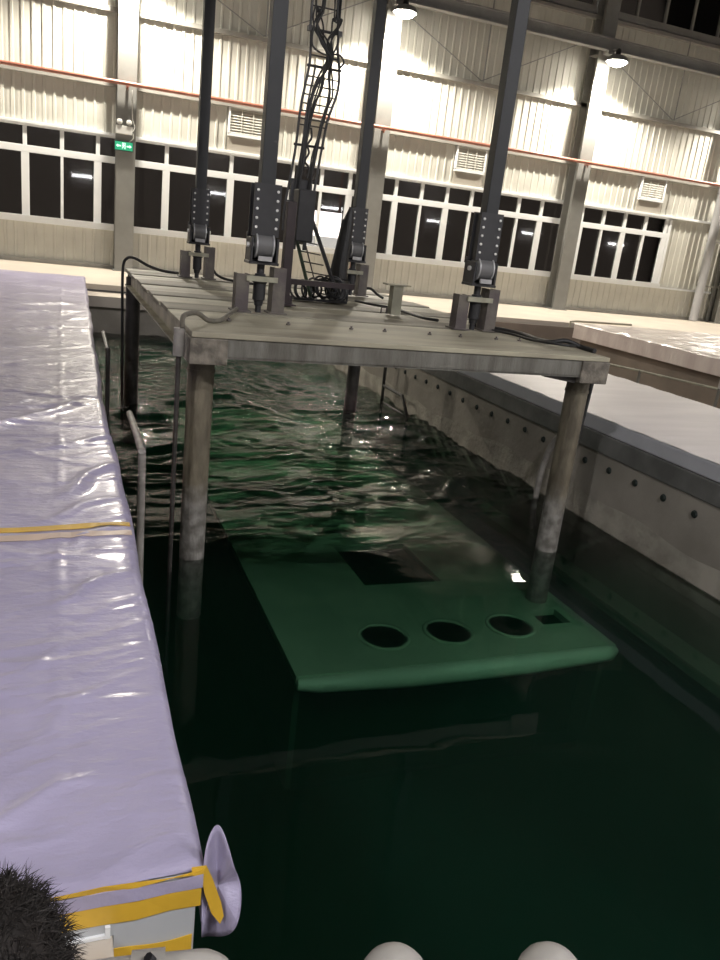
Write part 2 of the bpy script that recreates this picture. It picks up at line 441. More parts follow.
for (a, b, org, ph) in ((-4.5, 1.45, P0 + .748, 0), (1.45, 7.38, P0 + .748, 0), (7.38, 13.3, 8.13, 0), (13.3, 17.03, 13.86, 0), (-10.4, -4.5, P0 + .748, 0)):
    step = .73 if n_ == 3 else .748
    pp = posts_in(a, b, org, step)
    window(n_, a, b, SILL, HEAD, [p for p, k in pp], 2.375, phase=pp[0][1] % 2)
    n_ += 1
for (a, b) in bays[1:5]:
    window(n_, a + .2, b - .2 if b < 19 else 19.2, CLER, 9.1, [a + .2 + (b - a - .4) * k / 6 for k in range(1, 6)], None, m=M['girt'])
    n_ += 1

# girts, sills, runway beam, pipe
struct('trim_4', MB().box(HX0, 25, WY - .10, WY + .03, GIRT1 - .09, GIRT1), M['girt'])
struct('trim_5', MB().box(HX0, 25, WY - .115, WY + .03, PIPEZ - .12, PIPEZ - .02), M['girt'])
struct('trim_6', MB().box(HX0, 25, WY - .07, WY + .05, HEAD - .01, HEAD + .05), M['white_frame'], bevel=.005)
struct('trim_7', MB().box(HX0, 25, WY - .07, WY + .05, SILL - .075, SILL - .02), M['white_frame'], bevel=.005)
struct('trim_8', MB().box(HX0, 25, WY - .12, WY + .04, 7.40, 7.48).box(HX0, 25, WY - .06, WY + .04, 7.52, 7.6), M['girt'])
struct('trim_9', MB().box(HX0, 25, 18.95, 19.15, 6.58, 6.61).box(HX0, 25, 19.03, 19.07, 6.61, 6.84).box(HX0, 25, 18.95, 19.15, 6.84, 6.87), M['runway'])
struct('trim_10', MB().box(19.2, 19.35, WY - .1, WY + .02, 0, 7.4).box(13.9, 13.96, WY - .04, WY + .02, 5.4, 5.41), M['girt'])
rp = thing('fire_pipe', 'long horizontal red pipe running along the far wall above the windows', 'pipe', (0, 19.08, 3.90))
MB().tube([(HX0, 19.08, 3.90), (25, 19.08, 3.90)], .042, 12).build('pipe_run', M['red_pipe'], rp, smooth=True, loc=(0, -19.08, -3.90))
for cx in COLX[1:6]:
    MB().tube([(cx, 19.08, 3.90), (cx, 19.08, 3.78)], .018, 8).box(cx - .03, cx + .03, 19.04, 19.2, 3.835, 3.86).build('hanger', M['red_pipe'], rp, loc=(0, -19.08, -3.90))
MB().tube([(6.88, 19.1, 3.9), (6.90, 19.12, 1.9), (6.93, 19.12, 1.2), (6.93, 19.2, .1)], .035, 10).build('riser', M['red_pipe'], rp, smooth=True, loc=(0, -19.08, -3.90))

# steel columns
def column(cx, label):
    t = thing('steel_column', label, 'column', (cx, 19.4, 0), 'steel columns of the far wall')
    w2 = .20
    MB().box(-w2, w2, -.20, -.182, 0, 10.9).box(-w2, w2, .20, .218, 0, 10.9).box(-.008, .008, -.182, .20, 0, 10.9).build('shaft', M['column'], t)
    MB().box(-w2 - .04, w2 + .04, -.24, .24, 0, .025).build('base_plate', M['column'], t)
    MB().box(-w2, -.008, -.182, .20, 6.50, 6.52).box(.008, w2, -.182, .20, 6.50, 6.52).box(-.1, .1, -.45, -.2, 6.50, 6.575).build('bracket', M['runway'], t)
    return t
column(-4.5, 'grey steel column left of the leftmost windows')
column(1.45, 'grey steel column carrying the green exit sign')
column(7.38, 'grey steel column behind the far right hoist column')
column(13.3, 'grey steel column left of the rightmost window')
column(19.25, 'grey steel column at the right edge beside the downpipe')

# downpipe with brackets
dpipe = thing('downpipe', 'thick grey round downpipe standing right of the rightmost window', 'pipe', (18.42, 19.5, 0))
MB().tube([(0, -.05, .02), (0, -.05, 6.9)], .13, 20).build('pipe', M['downpipe'], dpipe, smooth=True)
for z in (1.05, 2.35, 3.7, 5.0):
    MB().box(-.16, .75, -.03, .0, z, z + .05).build('clamp', M['girt'], dpipe)

# vents with slats
for k, (x, z0, z1, lab) in enumerate(((4.18, 3.29, 3.86, 'white louvred wall vent between the two left hoist columns'), (10.1, 3.29, 3.86, 'white louvred wall vent just left of the right hoist column'), (16.05, 3.29, 3.86, 'white louvred wall vent above the rightmost window'))):
    v = thing('wall_vent', lab, 'vent', (x, WY - .03, z0), 'louvred vents under the red pipe')
    W_ = .40
    MB().box(-W_ - .04, W_ + .04, -.05, .03, -.04, .02).box(-W_ - .04, W_ + .04, -.05, .03, .56, .6).box(-W_ - .04, -W_, -.05, .03, 0, .6).box(W_, W_ + .04, -.05, .03, 0, .6).build('frame', M['white_frame'], v)
    MB().box(-W_, W_, 0.0, .02, 0, .58).build('backing', M['vent_back'], v)
    sl = MB().add([(-W_, -.035, 0), (W_, -.035, 0), (W_, -.005, .05), (-W_, -.005, .05), (-W_, -.031, -.003), (W_, -.031, -.003), (W_, -.001, .047), (-W_, -.001, .047)],
                  [(0, 1, 2, 3), (7, 6, 5, 4), (0, 4, 5, 1), (3, 2, 6, 7)]).mesh('slat'); sl.materials.append(M['cladding'])
    for xx_ in (-.14, .13): MB().box(xx_, xx_ + .018, -.045, -.037, 0, .56).build('divider', M['cladding'], v)
    for j in range(9): dup(sl, 'slat', v, (0, 0, .03 + j * .06))
    MB().box(-W_ - .04, W_ + .04, 0.005, .025, -.36, -.05).build('cover_plate', M['vent_back'], v)

# bracing rods
for (mx, lab) in ((-1.5, 'left of the exit sign column'), (4.4, 'above the left hoist columns'), (10.0, 'left of the middle lamp pair'), (16.1, 'above the rightmost vent')):
    t = thing('brace_rods', 'thin V-shaped bracing rods on the upper wall ' + lab, 'bracing', (mx, WY - .2, GIRT1))
    for s in (-1, 1): MB().tube([(0, 0, .0), (s * 2.75, 0, 1.35)], .013, 6).build('rod', M['runway'], t)
    MB().tube([(0.05, 0.0, 0), (0.05, 0.0, 2.0)], .02, 6).build('hanger_rod', M['runway'], t)

# ------------------------------------------------------------ lamps
def lamp(x, y, wdir, power, color, label):
    t = thing('high_bay_lamp', label, 'lamp', (x, y, LAMP_Z))
    MB().lathe([(0.285, -.01), (0.29, 0.0), (0.27, 0.06), (0.18, 0.13), (0.07, 0.16), (0.065, 0.152), (0.17, .12), (0.26, .055), (0.275, 0.0)], n=28).build('shade', M['lamp_shell'], t, smooth=True)
    MB().lathe([(0.001, -.12), (.10, -.108), (.18, -.075), (0.265, 0.0), (0.265, 0.01), (0.001, .012)], n=28).build('lens', M['lamp_glow'], t, smooth=True)
    MB().lathe([(0.07, .15), (0.07, .16), (0.06, .26), (0.03, .30)], n=16).build('housing', M['black_steel'], t, smooth=True)
    MB().tube([(0, 0, .28), (0, wdir * .2, .31), (0, wdir * .47, .25)], .018, 8).build('arm', M['runway'], t)
    ld = bpy.data.lights.new('lamp_light', 'SPOT'); ld.energy = power; ld.color = color; ld.spot_size = math.radians(152) if wdir > 0 else math.radians(160); ld.spot_blend = 0.45 if wdir > 0 else .15; ld.shadow_soft_size = 0.09
    lo = bpy.data.objects.new('lamp_light', ld); COL.objects.link(lo); lo.parent = t; lo.location = (0, 0, -.24)
    return t
WARM = (1.0, 0.92, 0.79); COOL = (0.98, 0.96, 1.0)
far_names = ['beyond the left edge of the view', 'above the exit sign column', 'high on the column behind the far right hoist column', 'high on the column left of the rightmost window', 'beyond the right edge of the view']
for x, nm in zip(LAMP_X, far_names): lamp(x + .05, 18.72, 1, WALL_LAMP_W, WARM, 'round glowing high bay lamp ' + nm)
near_names = ['far left of the camera', 'straight above the camera', 'right of the one above the camera', 'further right behind the camera', 'furthest right behind the camera']
for x, nm in zip(LAMP_X, near_names): lamp(x + .05, -2.6, -1, NEAR_LAMP_W, COOL, 'round high bay lamp on the near wall, ' + nm)
for k in range(6):
    t = thing('tube_lamp', 'white strip lamp on the near wall, ' + ('leftmost, mirrored left of the exit sign', 'second, mirrored at the far left hoist column', 'third, mirrored beside the glow panel', 'fourth, mirrored left of the near right hoist column', 'fifth, mirrored right of the near right hoist column', 'sixth, mirrored in the rightmost window')[k], 'lamp', (1.35 + k * 6.3, HY0 + .12, 2.62), 'strip lamps mirrored in the windows')
    MB().box(-.62, .62, -.08, .0, -.05, .05).build('housing', M['white_plastic'], t)
    MB().box(-.6, .6, .0, .05, -.05, .05).build('tube', M['tube_glow'], t)

# emissive panel added outside the middle window to make one pane bright
bb = thing('glow_panel', 'bright white glow panel added behind the window under the red riser', 'glow panel', (6.52, 20.15, 0))
MB().box(-.52, .36, 0, .04, 1.25, 1.86).build('lit_panel', M['pane_glow'], bb)
MB().box(-.52, .36, 0, .04, .80, 1.25).build('shaded_panel', M['pane_glow_shaded'], bb)  # weaker emission puts tree shade into the lower part
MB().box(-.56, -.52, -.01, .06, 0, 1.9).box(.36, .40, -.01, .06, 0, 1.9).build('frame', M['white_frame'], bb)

# exit sign and emergency light on the column
ex = thing('exit_sign', 'green lit exit sign with running figure on the grey column', 'sign', (1.40, 19.19, 2.66))
MB().box(-.20, .20, -.035, 0, -.10, .10).build('case', M['black_steel'], ex, bevel=.006)
MB().box(-.185, .185, -.040, -.035, -.085, .085).build('face', M['sign_green'], ex)
fg = MB()
def flat(mb, poly, y=-.0435): mb.prism(poly, y, y + .003, 'y')
flat(fg, [(-.035, -.06), (-.035, .065), (.035, .065), (.035, -.06), (.028, -.06), (.028, .057), (-.028, .057), (-.028, -.06)])
flat(fg, [(-.004 + .010 * math.cos(a), .044 + .010 * math.sin(a)) for a in np.linspace(0, 2 * PI, 9)[:-1]])
flat(fg, [(-.014, .03), (.010, .03), (.006, -.01), (-.010, -.01)])
flat(fg, [(.008, .028), (.024, .008), (.02, .004), (.004, .018)]); flat(fg, [(-.012, .03), (-.026, .01), (-.021, .007), (-.009, .02)])
flat(fg, [(-.002, -.01), (.006, -.01), (.022, -.05), (.014, -.053)]); flat(fg, [(-.010, -.01), (-.002, -.008), (-.010, -.034), (-.026, -.046), (-.028, -.038), (-.016, -.030)])
for s in (-1, 1):
    flat(fg, [(s * .06, .012), (s * .12, .012), (s * .12, .034), (s * .16, 0), (s * .12, -.034), (s * .12, -.012), (s * .06, -.012)])
fg.build('pictogram', M['sign_white'], ex)
el = thing('emergency_light', 'white twin-head emergency light above the green exit sign', 'lamp', (1.40, 19.19, 3.0))
MB().box(-.17, .17, -.06, 0, -.10, .07).build('case', M['white_plastic'], el, bevel=.008)
for s in (-1, 1):
    MB().lathe([(0.02, 0), (.055, -.03), (.06, -.06), (.05, -.065)], c=(s * .10, -.01, .14), axis='y', n=16).build('spot_head', M['white_plastic'], el, smooth=True)
MB().tube(smooth_path([(.18, -.03, -.02), (.22, -.03, .08), (.17, -.03, .25), (.15, -.03, .8)], 5), .010, 6).build('cable', M['white_plastic'], el)
MB().tube(smooth_path([(.18, -.03, -.05), (.2, -.03, -.15), (.10, -.03, -.25)], 5), .006, 6).build('cable', M['white_plastic'], el)

# ------------------------------------------------------------ water
gy = np.concatenate([np.linspace(PY0 - .002, 4, 60)[:-1], np.linspace(4, 9, 330)[:-1], np.linspace(9, PY1 + .002, 220)])
gx = np.linspace(PX0 - .002, PX1 + .002, 170)
XX, YY = np.meshgrid(gx, gy)
amp = 0.002 + 0.085 * np.clip((YY - 4.6) / 2.3, 0, 1) ** 1.4
wob = 0.9 * vnoise(XX * 1.1 + 3, YY * 1.1, 11)
warp = 3.4 * vnoise(XX * .9, YY * 1.2, 12) + 1.2 * vnoise(XX * 2.6, YY * 2.2, 13)
ridge = lambda a: (1 - np.abs(2 * a - 1)) ** 1.5
patch = .55 + .9 * vnoise(XX * .9 + 2, YY * .8, 15)
hgt = (vnoise(XX * 1.7 + wob, YY * 3.0 + wob * 2, 1) - .5) * .75 + (ridge(vnoise(XX * 2.6 + 9 + warp * .5, YY * 5.2 + warp, 2)) - .4) * .42 * patch \
    + (ridge(vnoise(XX * 5.0 + warp, YY * 10 + warp * 1.5, 7)) - .4) * .19 * patch + (vnoise(XX * 9.5 + 4, YY * 16 + warp * 2, 6) - .5) * .14
ZW = -0.78 + amp * hgt
top = grid_mesh('pool_water', XX, YY, ZW)
bm = bmesh.new(); bm.from_mesh(top)
be = [e for e in bm.edges if e.is_boundary]
ret = bmesh.ops.extrude_edge_only(bm, edges=be)
nv = [g for g in ret['geom'] if isinstance(g, bmesh.types.BMVert)]
for v in nv: v.co.z = PB - .002
bmesh.ops.contextual_create(bm, geom=[g for g in ret['geom'] if isinstance(g, bmesh.types.BMEdge)])
bmesh.ops.recalc_face_normals(bm, faces=bm.faces)
bm.to_mesh(top); bm.free(); top.materials.append(M['water'])
wo = bpy.data.objects.new('pool_water', top); COL.objects.link(wo)
tag(wo, 'dark green rippled water filling the test pool', 'water', kind='stuff')

# ------------------------------------------------------------ sunken green model under the platform
def plate_with_holes(outer, holes, z0, z1):
    bm = bmesh.new()
    def loop(pts, z):
        vs = [bm.verts.new((x, y, z)) for x, y in pts]
        return vs, [bm.edges.new((vs[i], vs[(i + 1) % len(vs)])) for i in range(len(vs))]
    tops = [loop(p, z1) for p in [outer] + holes]; bots = [loop(p, z0) for p in [outer] + holes]
    bmesh.ops.triangle_fill(bm, use_beauty=True, edges=[e for _, es in tops for e in es])
    bmesh.ops.triangle_fill(bm, use_beauty=True, edges=[e for _, es in bots for e in es])
    for (a, _), (b, _) in zip(tops, bots):
        n = len(a)
        for i in range(n): bm.faces.new((a[i], a[(i + 1) % n], b[(i + 1) % n], b[i]))
    bmesh.ops.recalc_face_normals(bm, faces=bm.faces)
    me = bpy.data.meshes.new('deck'); bm.to_mesh(me); bm.free()
    return me
hz = -1.22
hull = thing('model_hull', 'sunken green model deck with three round openings under the platform', 'model hull', (2.55, 3.95, hz))
def circ(cx, cy, r, n=28): return [(cx + r * math.cos(2 * PI * k / n), cy + r * math.sin(2 * PI * k / n)) for k in range(n)]
def rect(x0, x1, y0, y1): return [(x0, y0), (x1, y0), (x1, y1), (x0, y1)]
holes = [circ(2.09, 4.35, .155), circ(2.585, 4.345, .155), circ(3.10, 4.355, .155), rect(2.25, 2.92, 5.15, 5.93), rect(3.38, 3.62, 4.34, 4.56)]
outer = [(1.36, 3.98), (3.76, 3.98), (3.76, 11.0), (1.42, 11.0)]
me = plate_with_holes(outer, holes, hz - .05, hz); me.materials.append(M['hull'])
for cx, cy, r, n in []: pass
o = bpy.data.objects.new('deck', me); COL.objects.link(o); o.parent = hull; o.location = (-2.55, -3.95, -hz)
off = (-2.55, -3.95, -hz)
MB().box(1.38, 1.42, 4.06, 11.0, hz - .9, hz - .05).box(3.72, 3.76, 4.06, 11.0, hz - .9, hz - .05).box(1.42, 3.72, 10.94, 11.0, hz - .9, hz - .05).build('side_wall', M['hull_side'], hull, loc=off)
MB().box(1.42, 3.72, 4.25, 4.30, hz - .9, hz - .05).box(1.42, 3.72, 4.1, 10.9, hz - .95, hz - .9).build('inner_frame', M['hull_dark'], hull, loc=off)
MB().tube([(1.37, 3.97, hz - .055), (1.5, 3.95, hz - .055), (2.1, 3.94, hz - .06), (3.0, 3.94, hz - .06), (3.70, 3.96, hz - .05), (3.77, 3.99, hz - .05)], [.035, .05, .068, .068, .055, .03], 16).build('fender', M['hull_bright'], hull, smooth=True, loc=off)
rim = MB().lathe([(.158, 0), (.158, .014), (.185, .014), (.185, 0)], n=28).mesh('rim'); rim.materials.append(M['hull'])
for cx, cy in ((2.09, 4.35), (2.585, 4.345), (3.10, 4.355)):
    dup(rim, 'rim', hull, (cx - 2.55, cy - 3.95, 0.0005)).data.polygons.foreach_set('use_smooth', [True] * len(rim.polygons))
    MB().lathe([(.153, -.4), (.157, -.4), (.157, -.04), (.153, -.04)], c=(cx - 2.55, cy - 3.95, 0), n=24).build('well', M['hull_dark'], hull)

# ------------------------------------------------------------ platform
PXa, PXb, PYa, PYb, PZ = .72, 3.63, 4.52, 9.30, .758
pf = thing('test_platform', 'weathered steel platform on four tube legs standing in the pool', 'platform', (2.2, 6.9, PZ))
oft = (-2.2, -6.9, -PZ)
def pbuild(mb, name, m, **k): return mb.build(name, m, pf, loc=oft, **k)
pbuild(MB().box(PXa + .05, PXb - .05, PYa + .06, PYb - .05, PZ - .085, PZ - .055), 'base_plate', M['platform_dark'])
def ibeam(x0, x1, y0, y1, z0, z1, axis):
    b = MB()
    if axis == 'x':
        b.box(x0, x1, y0, y1, z1 - .012, z1).box(x0, x1, y0, y1, z0, z0 + .012).box(x0, x1, y0 + .025, y0 + .037, z0 + .01, z1 - .01)
    else:
        b.box(x0, x1, y0, y1, z1 - .012, z1).box(x0, x1, y0, y1, z0, z0 + .014).box((x0 + x1) / 2 - .006, (x0 + x1) / 2 + .006, y0, y1, z0 + .01, z1 - .01)
    return b
pbuild(MB().box(PXa + .02, PXb - .005, PYa + .012, PYa + .022, PZ - .142, PZ - .03).box(PXa + .02, PXb - .005, PYa + .012, PYa + .10, PZ - .15, PZ - .138), 'edge_beam', M['platform_dark'])
pbuild(ibeam(PXa + .02, PXb - .02, PYb - .12, PYb, PZ - .16, PZ - .04, 'x'), 'edge_beam', M['platform_dark'])
pbuild(ibeam(PXa, PXa + .11, PYa + .22, PYb, PZ - .19, PZ - .03, 'y'), 'edge_beam', M['platform'])
pbuild(ibeam(PXb - .11, PXb, PYa + .22, PYb, PZ - .17, PZ - .03, 'y'), 'edge_beam', M['platform_dark'])
planks = [(PYa, 4.95, 0), (4.97, 5.62, -.006), (5.64, 6.02, .0), (6.14, 6.55, -.012), (6.57, 6.86, -.004), (7.0, 7.5, -.016), (7.52, 7.95, -.005), (8.08, 8.55, -.014), (8.57, 8.86, -.004), (8.95, PYb, -.008)]
for k_, (a, b, dz) in enumerate(planks):
    o = pbuild(MB().box(PXa - .0, PXb + .0, a, b, PZ - .032 + dz, PZ + dz), 'deck_plank', M['platform_dull'] if k_ in (2, 4, 6, 8) else M['platform'], bevel=.004)
for x in np.linspace(1.2, 3.3, 4):
    pbuild(MB().box(x, x + .06, PYa + .1, PYb - .1, PZ - .16, PZ - .086), 'cross_beam', M['platform_dark'])
for (x, y, m1, m2, r) in ((.84, 4.86, M['leg'], None, .082), (3.56, 4.73, M['leg'], None, .082), (.80, 9.18, M['dark_leg'], M['dark_leg'], .078), (3.50, 9.18, M['dark_leg'], M['dark_leg'], .078)):
    zt = PZ - .09
    o = pbuild(MB().tube([(x, y, -1.215), (x, y, zt)], r, 24), 'leg', m1, smooth=True)
    MB().tube([(x, y, zt - .20), (x, y, zt - .18)], r * 1.06, 24).build('weld_ring', m1, o, smooth=True)
# corner boxes
pbuild(MB().box(PXa - .01, PXa + .21, PYa - .012, PYa + .34, PZ - .185, PZ - .034), 'corner_box', M['gusset'], bevel=.006)
pbuild(MB().box(PXb - .22, PXb + .01, PYa - .0, PYa + .40, PZ - .19, PZ - .034), 'corner_box', M['gusset'], bevel=.006)
pbuild(MB().prism([(PXb - .22, PZ - .15), (PXb - .5, PZ - .15), (PXb - .48, PZ - .165), (PXb - .22, PZ - .20)], PYa + .05, PYa + .3, 'y'), 'gusset', M['dark_leg'])
nut = MB().lathe([(.016, 0), (.016, .01), (.008, .01), (.008, .022)], n=6).mesh('bolt'); nut.materials.append(M['post'])
for x in (1.05, 1.45, 1.9, 2.15, 2.5, 2.75, 3.05, 3.25, 3.45): dup(nut, 'bolt', pf, (x - 2.2, 5.12 - 6.9, 0))

# portals on the platform and hoist columns above
def portal(x, y, k, lab):
    t = thing('bracket_stand', lab, 'bracket', (x, y, PZ), 'steel bracket stands on the platform')
    w2 = .125 * k
    a = MB().box(-w2 - .05, -w2 + .045, -.06, -.045, 0, .27).box(-w2 - .05, -w2 - .035, -.045, .05, 0, .27).box(-w2 + .03, -w2 + .045, -.045, .05, 0, .27)
    a.build('post', M['post'], t)
    b = MB().box(w2 - .045, w2 + .05, -.05, -.035, 0, .33).box(w2 - .045, w2 - .03, -.035, .09, 0, .33).box(w2 + .035, w2 + .05, -.035, .09, 0, .33)
    b.build('post', M['post'], t)
    MB().box(-w2 + .02, w2 - .02, -.078, -.063, .225, .262).box(-w2 + .02, w2 - .02, .063, .078, .235, .262).build('crossbar', M['pale_post'], t)
    for s in (-1, 1): MB().box(s * w2 - .07, s * w2 + .07, -.075, .075, 0, .01).build('foot_plate', M['post'], t)
    return t
def hoist(x, y, k, lab):
    t = thing('hoist_column', lab, 'hoist column', (x, y, PZ), 'dark hoist columns hanging from above')
    bw = .052
    MB().box(-bw, bw, -bw, bw, .86, 9.9).build('beam', M['blue_grey'], t, bevel=.004)
    sp = MB().box(-.09 * k, .09 * k, -bw - .016, -bw, .54, .895).box(-.09 * k, .09 * k, bw, bw + .014, .54, .895).build('splice_plate', M['black_steel'], t)
    MB().box(-.075 * k, .075 * k, -bw, bw, .54, .88).build('splice_core', M['black_steel'], t)
    bo = MB().lathe([(.010, 0), (.010, -.008), (.006, -.010)], axis='y', n=8).mesh('bolt'); bo.materials.append(M['bolt'])
    for i in range(5):
        for s in (-1, 1): dup(bo, 'bolt', sp, (s * .067 * k, -bw - .0165, .60 + i * .062))
    # joint: drum between two cheeks
    MB().lathe([(.086, -.055), (.086, .055)], c=(0, -.02, .475), axis='x', n=28).build('drum', M['drum'], t, smooth=True)
    for s in (-1, 1):
        MB().lathe([(.093, s * .055), (.093, s * .066), (.02, s * .070)], c=(0, -.02, .475), axis='x', n=28).build('drum_flange', M['flange'], t, smooth=True)
    MB().box(-.102, -.085, -.09, .08, .355, .53).box(.085, .102, -.09, .08, .355, .53).box(-.11, .11, -.09, .08, .345, .365).box(-.102, .102, .06, .085, .36, .56).build('yoke', M['black_steel'], t, bevel=.003)
    MB().box(-.05, .05, -.118, -.10, .372, .405).build('name_plate', M['flange'], t)
    MB().tube([(-.12, -.02, .475), (.12, -.02, .475)], .018, 10).build('pin', M['bolt'], t)
    MB().lathe([(.028, .345), (.028, .28), (.04, .275), (.04, .262)], n=16).build('rod', M['black_steel'], t, smooth=True)
    MB().lathe([(.045, .262), (.055, .255), (.055, .215), (.046, .21), (.046, .09), (.036, .085), (.03, .05), (.022, .045), (.022, .0)], n=20).build('actuator', M['black_steel'], t, smooth=True)
    return t
for (x, y, k, where) in ((1.405, 8.68, 1.0, 'far left'), (1.395, 5.78, 1.08, 'near left'), (2.965, 8.15, .95, 'far right'), (3.13, 5.66, 1.05, 'near right')):
    portal(x, y, k, 'dark steel bracket stand at the %s of the platform' % where)
    hoist(x, y, k, 'dark square hoist column with bolted splice at the %s of the platform' % where)

# pale T post in the middle
tp = thing('tee_post', 'short pale green T-shaped post standing on the platform', 'post', (2.76, 6.42, PZ))
MB().box(-.045, .045, -.045, -.03, 0, .245).box(-.045, -.03, -.03, .045, 0, .245).box(.03, .045, -.03, .045, 0, .245).build('post', M['pale_post'], tp)
MB().box(-.11, .11, -.06, .06, .245, .258).build('top_plate', M['pale_post'], tp)
MB().tube([(-.12, 0, .0), (-.12, 0, .05), (-.07, 0, .05), (-.07, 0, .0)], .008, 6).build('lug', M['post'], tp)

# mast + control box
ms = thing('cable_mast', 'dark square mast with black control box beside the cable ladder', 'mast', (1.785, 6.5, PZ))
MB().box(-.038, .038, -.038, .038, 0, .82).build('post', M['maroon'], ms, bevel=.004)
MB().box(-.085, .085, -.085, .085, 0, .012).box(-.07, .07, -.006, .006, 0, .08).build('foot_plate', M['maroon'], ms)
MB().box(.07, .22, .05, .22, .52, .93).build('control_box', M['black_steel'], ms, bevel=.01)
MB().box(.03, .70, .22, .29, .155, .20).build('arm', M['maroon'], ms)
MB().tube([(.05, .1, .52), (.0, .0, .52)], .02, 6).build('clamp', M['black_steel'], ms)

# cable ladder hanging from above
cl = thing('cable_ladder', 'tall black cable ladder with bundled cables rising out of view', 'cable ladder', (2.05, 7.0, 1.35))
ofc = (-2.05, -7.0, -1.35)
rL = [(1.86, 1.35), (1.86, 1.53), (1.89, 1.77), (1.92, 2.06), (1.93, 2.28), (1.94, 2.41), (1.98, 2.69), (1.97, 2.95), (1.96, 3.16), (1.96, 5.5), (1.96, 10.9)]
rR = [(2.09, 1.42), (2.11, 1.63), (2.13, 1.84), (2.15, 2.04), (2.18, 2.28), (2.23, 2.45), (2.25, 2.57), (2.24, 2.70), (2.21, 2.86), (2.21, 2.97), (2.19, 3.2), (2.19, 5.5), (2.19, 10.9)]
for R_ in (rL, rR):
    MB().tube(smooth_path([(x, 7.0, z) for x, z in R_], 3), .011, 6).build('rail', M['black_steel'], cl, loc=ofc)
MB().tube(smooth_path([(x + .05, 6.98, z) for x, z in rL[1:7]], 3), .008, 6).build('rail', M['black_steel'], cl, loc=ofc)
def xat(R_, z):
    return float(np.interp(z, [p[1] for p in R_], [p[0] for p in R_]))
for z in [1.50, 1.60, 1.70, 1.78, 2.06, 2.22, 2.27, 2.33, 2.39, 2.46, 2.53, 2.60, 2.68, 2.76, 2.95, 3.12, 3.3, 3.55, 3.8]:
    th = .011 if z in (2.06, 2.68, 2.95) else .006
    MB().tube([(xat(rL, z) - (.02 if th > .01 else 0), 7.0, z), (xat(rR, z) + (.02 if th > .01 else 0), 7.0, z)], th, 6).build('rung', M['black_steel'], cl, loc=ofc)
for x0_ in (1.94, 2.20): MB().box(x0_, x0_ + .032, 6.97, 7.02, 2.93, 2.97).build('clip', M['black_steel'], cl, loc=ofc)
cabs = []
A = [(1.95, 1.61), (1.98, 1.94), (2.01, 2.28), (2.06, 2.52), (2.11, 2.67), (2.13, 2.75), (2.09, 2.85), (2.02, 2.97), (2.0, 3.10), (2.03, 3.25), (2.04, 5.0), (2.04, 10.5)]
B = [(2.06, 1.62), (2.08, 1.95), (2.13, 2.27), (2.18, 2.46), (2.18, 2.64), (2.16, 2.75), (2.15, 2.88), (2.18, 3.05), (2.18, 3.2), (2.16, 5.0), (2.16, 10.5)]
for base, n in ((A, 6), (B, 5)):
    for j in range(n):
        pts = []
        for (x, z) in base:
            tight = math.exp(-((z - 2.74) / .10) ** 2)
            s = (.022 if z < 2.5 else .05) * (1 - .7 * tight)
            pts.append((x + random.uniform(-1, 1) * s, 6.96 + random.uniform(-1, 1) * .025, z))
        pts = [(pts[0][0], 6.95, 1.2)] + pts
        MB().tube(smooth_path(pts, 5), random.choice((.008, .010, .007)), 6).build('cable', M['rubber'], cl, loc=ofc)
MB().tube(smooth_path([(1.98, 6.95, 3.0), (1.97, 6.95, 2.86), (2.0, 6.95, 2.80), (2.10, 6.95, 2.77), (2.21, 6.95, 2.79), (2.26, 6.95, 2.74), (2.22, 6.95, 2.68)], 5), .008, 6).build('cable', M['rubber'], cl, loc=ofc)
MB().tube(smooth_path([(2.02, 6.93, 2.2), (2.03, 6.93, 2.12), (2.0, 6.93, 2.06), (2.02, 6.93, 2.0), (1.99, 6.93, 1.93), (2.03, 6.93, 1.88), (2.02, 6.93, 1.8)], 5), .009, 6).build('cable', M['rubber'], cl, loc=ofc)
MB().box(1.90, 2.09, 6.985, 7.03, 1.42, 1.78).build('back_plate', M['black_steel'], cl, loc=ofc)

# sloping ladder at the foot
sl_ = thing('sloping_ladder', 'dark green sloping ladder between mast and coiled cables', 'ladder', (2.2, 7.0, PZ))
ofs = (-2.2, -7.0, -PZ)
MB().tube([(1.98, 7.0, 1.32), (2.17, 7.0, .80)], .016, 6).build('rail', M['green_black'], sl_, loc=ofs)
MB().tube([(2.11, 7.02, 1.50), (2.42, 7.02, .86)], .018, 6).build('rail', M['black_steel'], sl_, loc=ofs)
for k in range(6):
    t_ = k / 6 + .08
    z = 1.32 - .52 * t_
    MB().tube([(1.98 + .19 * t_, 7.0, z), (2.18 + .22 * t_, 7.02, z - .02)], .006, 6).build('rung', M['black_steel'], sl_, loc=ofs)
MB().tube([(2.08, 7.0, 1.25), (2.24, 7.0, .82)], .006, 6).build('rail', M['black_steel'], sl_, loc=ofs)

# cable coils on the platform
cc = thing('cable_coil', 'tangle of coiled black cables lying at the foot of the sloping ladder', 'cable', (2.28, 7.15, PZ))
for (cx, r, tz, tx) in ((-.21, .08, .09, .6), (-.18, .07, .08, 1.0), (-.05, .08, .12, .7), (.02, .09, .13, .9), (.15, .09, .14, .6),(-.15, .085, .09, .5), (-.11, .07, .085, .9), (.0, .09, .10, .3), (.07, .10, .11, .6), (.13, .085, .10, .8), (.17, .10, .11, .45), (.03, .075, .12, 1.1), (.10, .07, .16, 1.3), (.20, .08, .10, .2)):
    pts = [(cx + r * math.cos(a) * (1 - .2 * tx), r * math.sin(a) * .9 * tx - .05, tz + r * math.sin(a)) for a in np.linspace(0, 2 * PI, 19)]
    MB().tube(pts, .010, 6).build('loop', M['rubber'], cc)
MB().box(-.26, .26, -.12, .08, .0, .022).build('tray', M['black_steel'], cc)
MB().tube([(.26, -.1, .02), (.3, -.0, .2), (.22, -.02, .22)], .01, 6).build('loop', M['rubber'], cc)
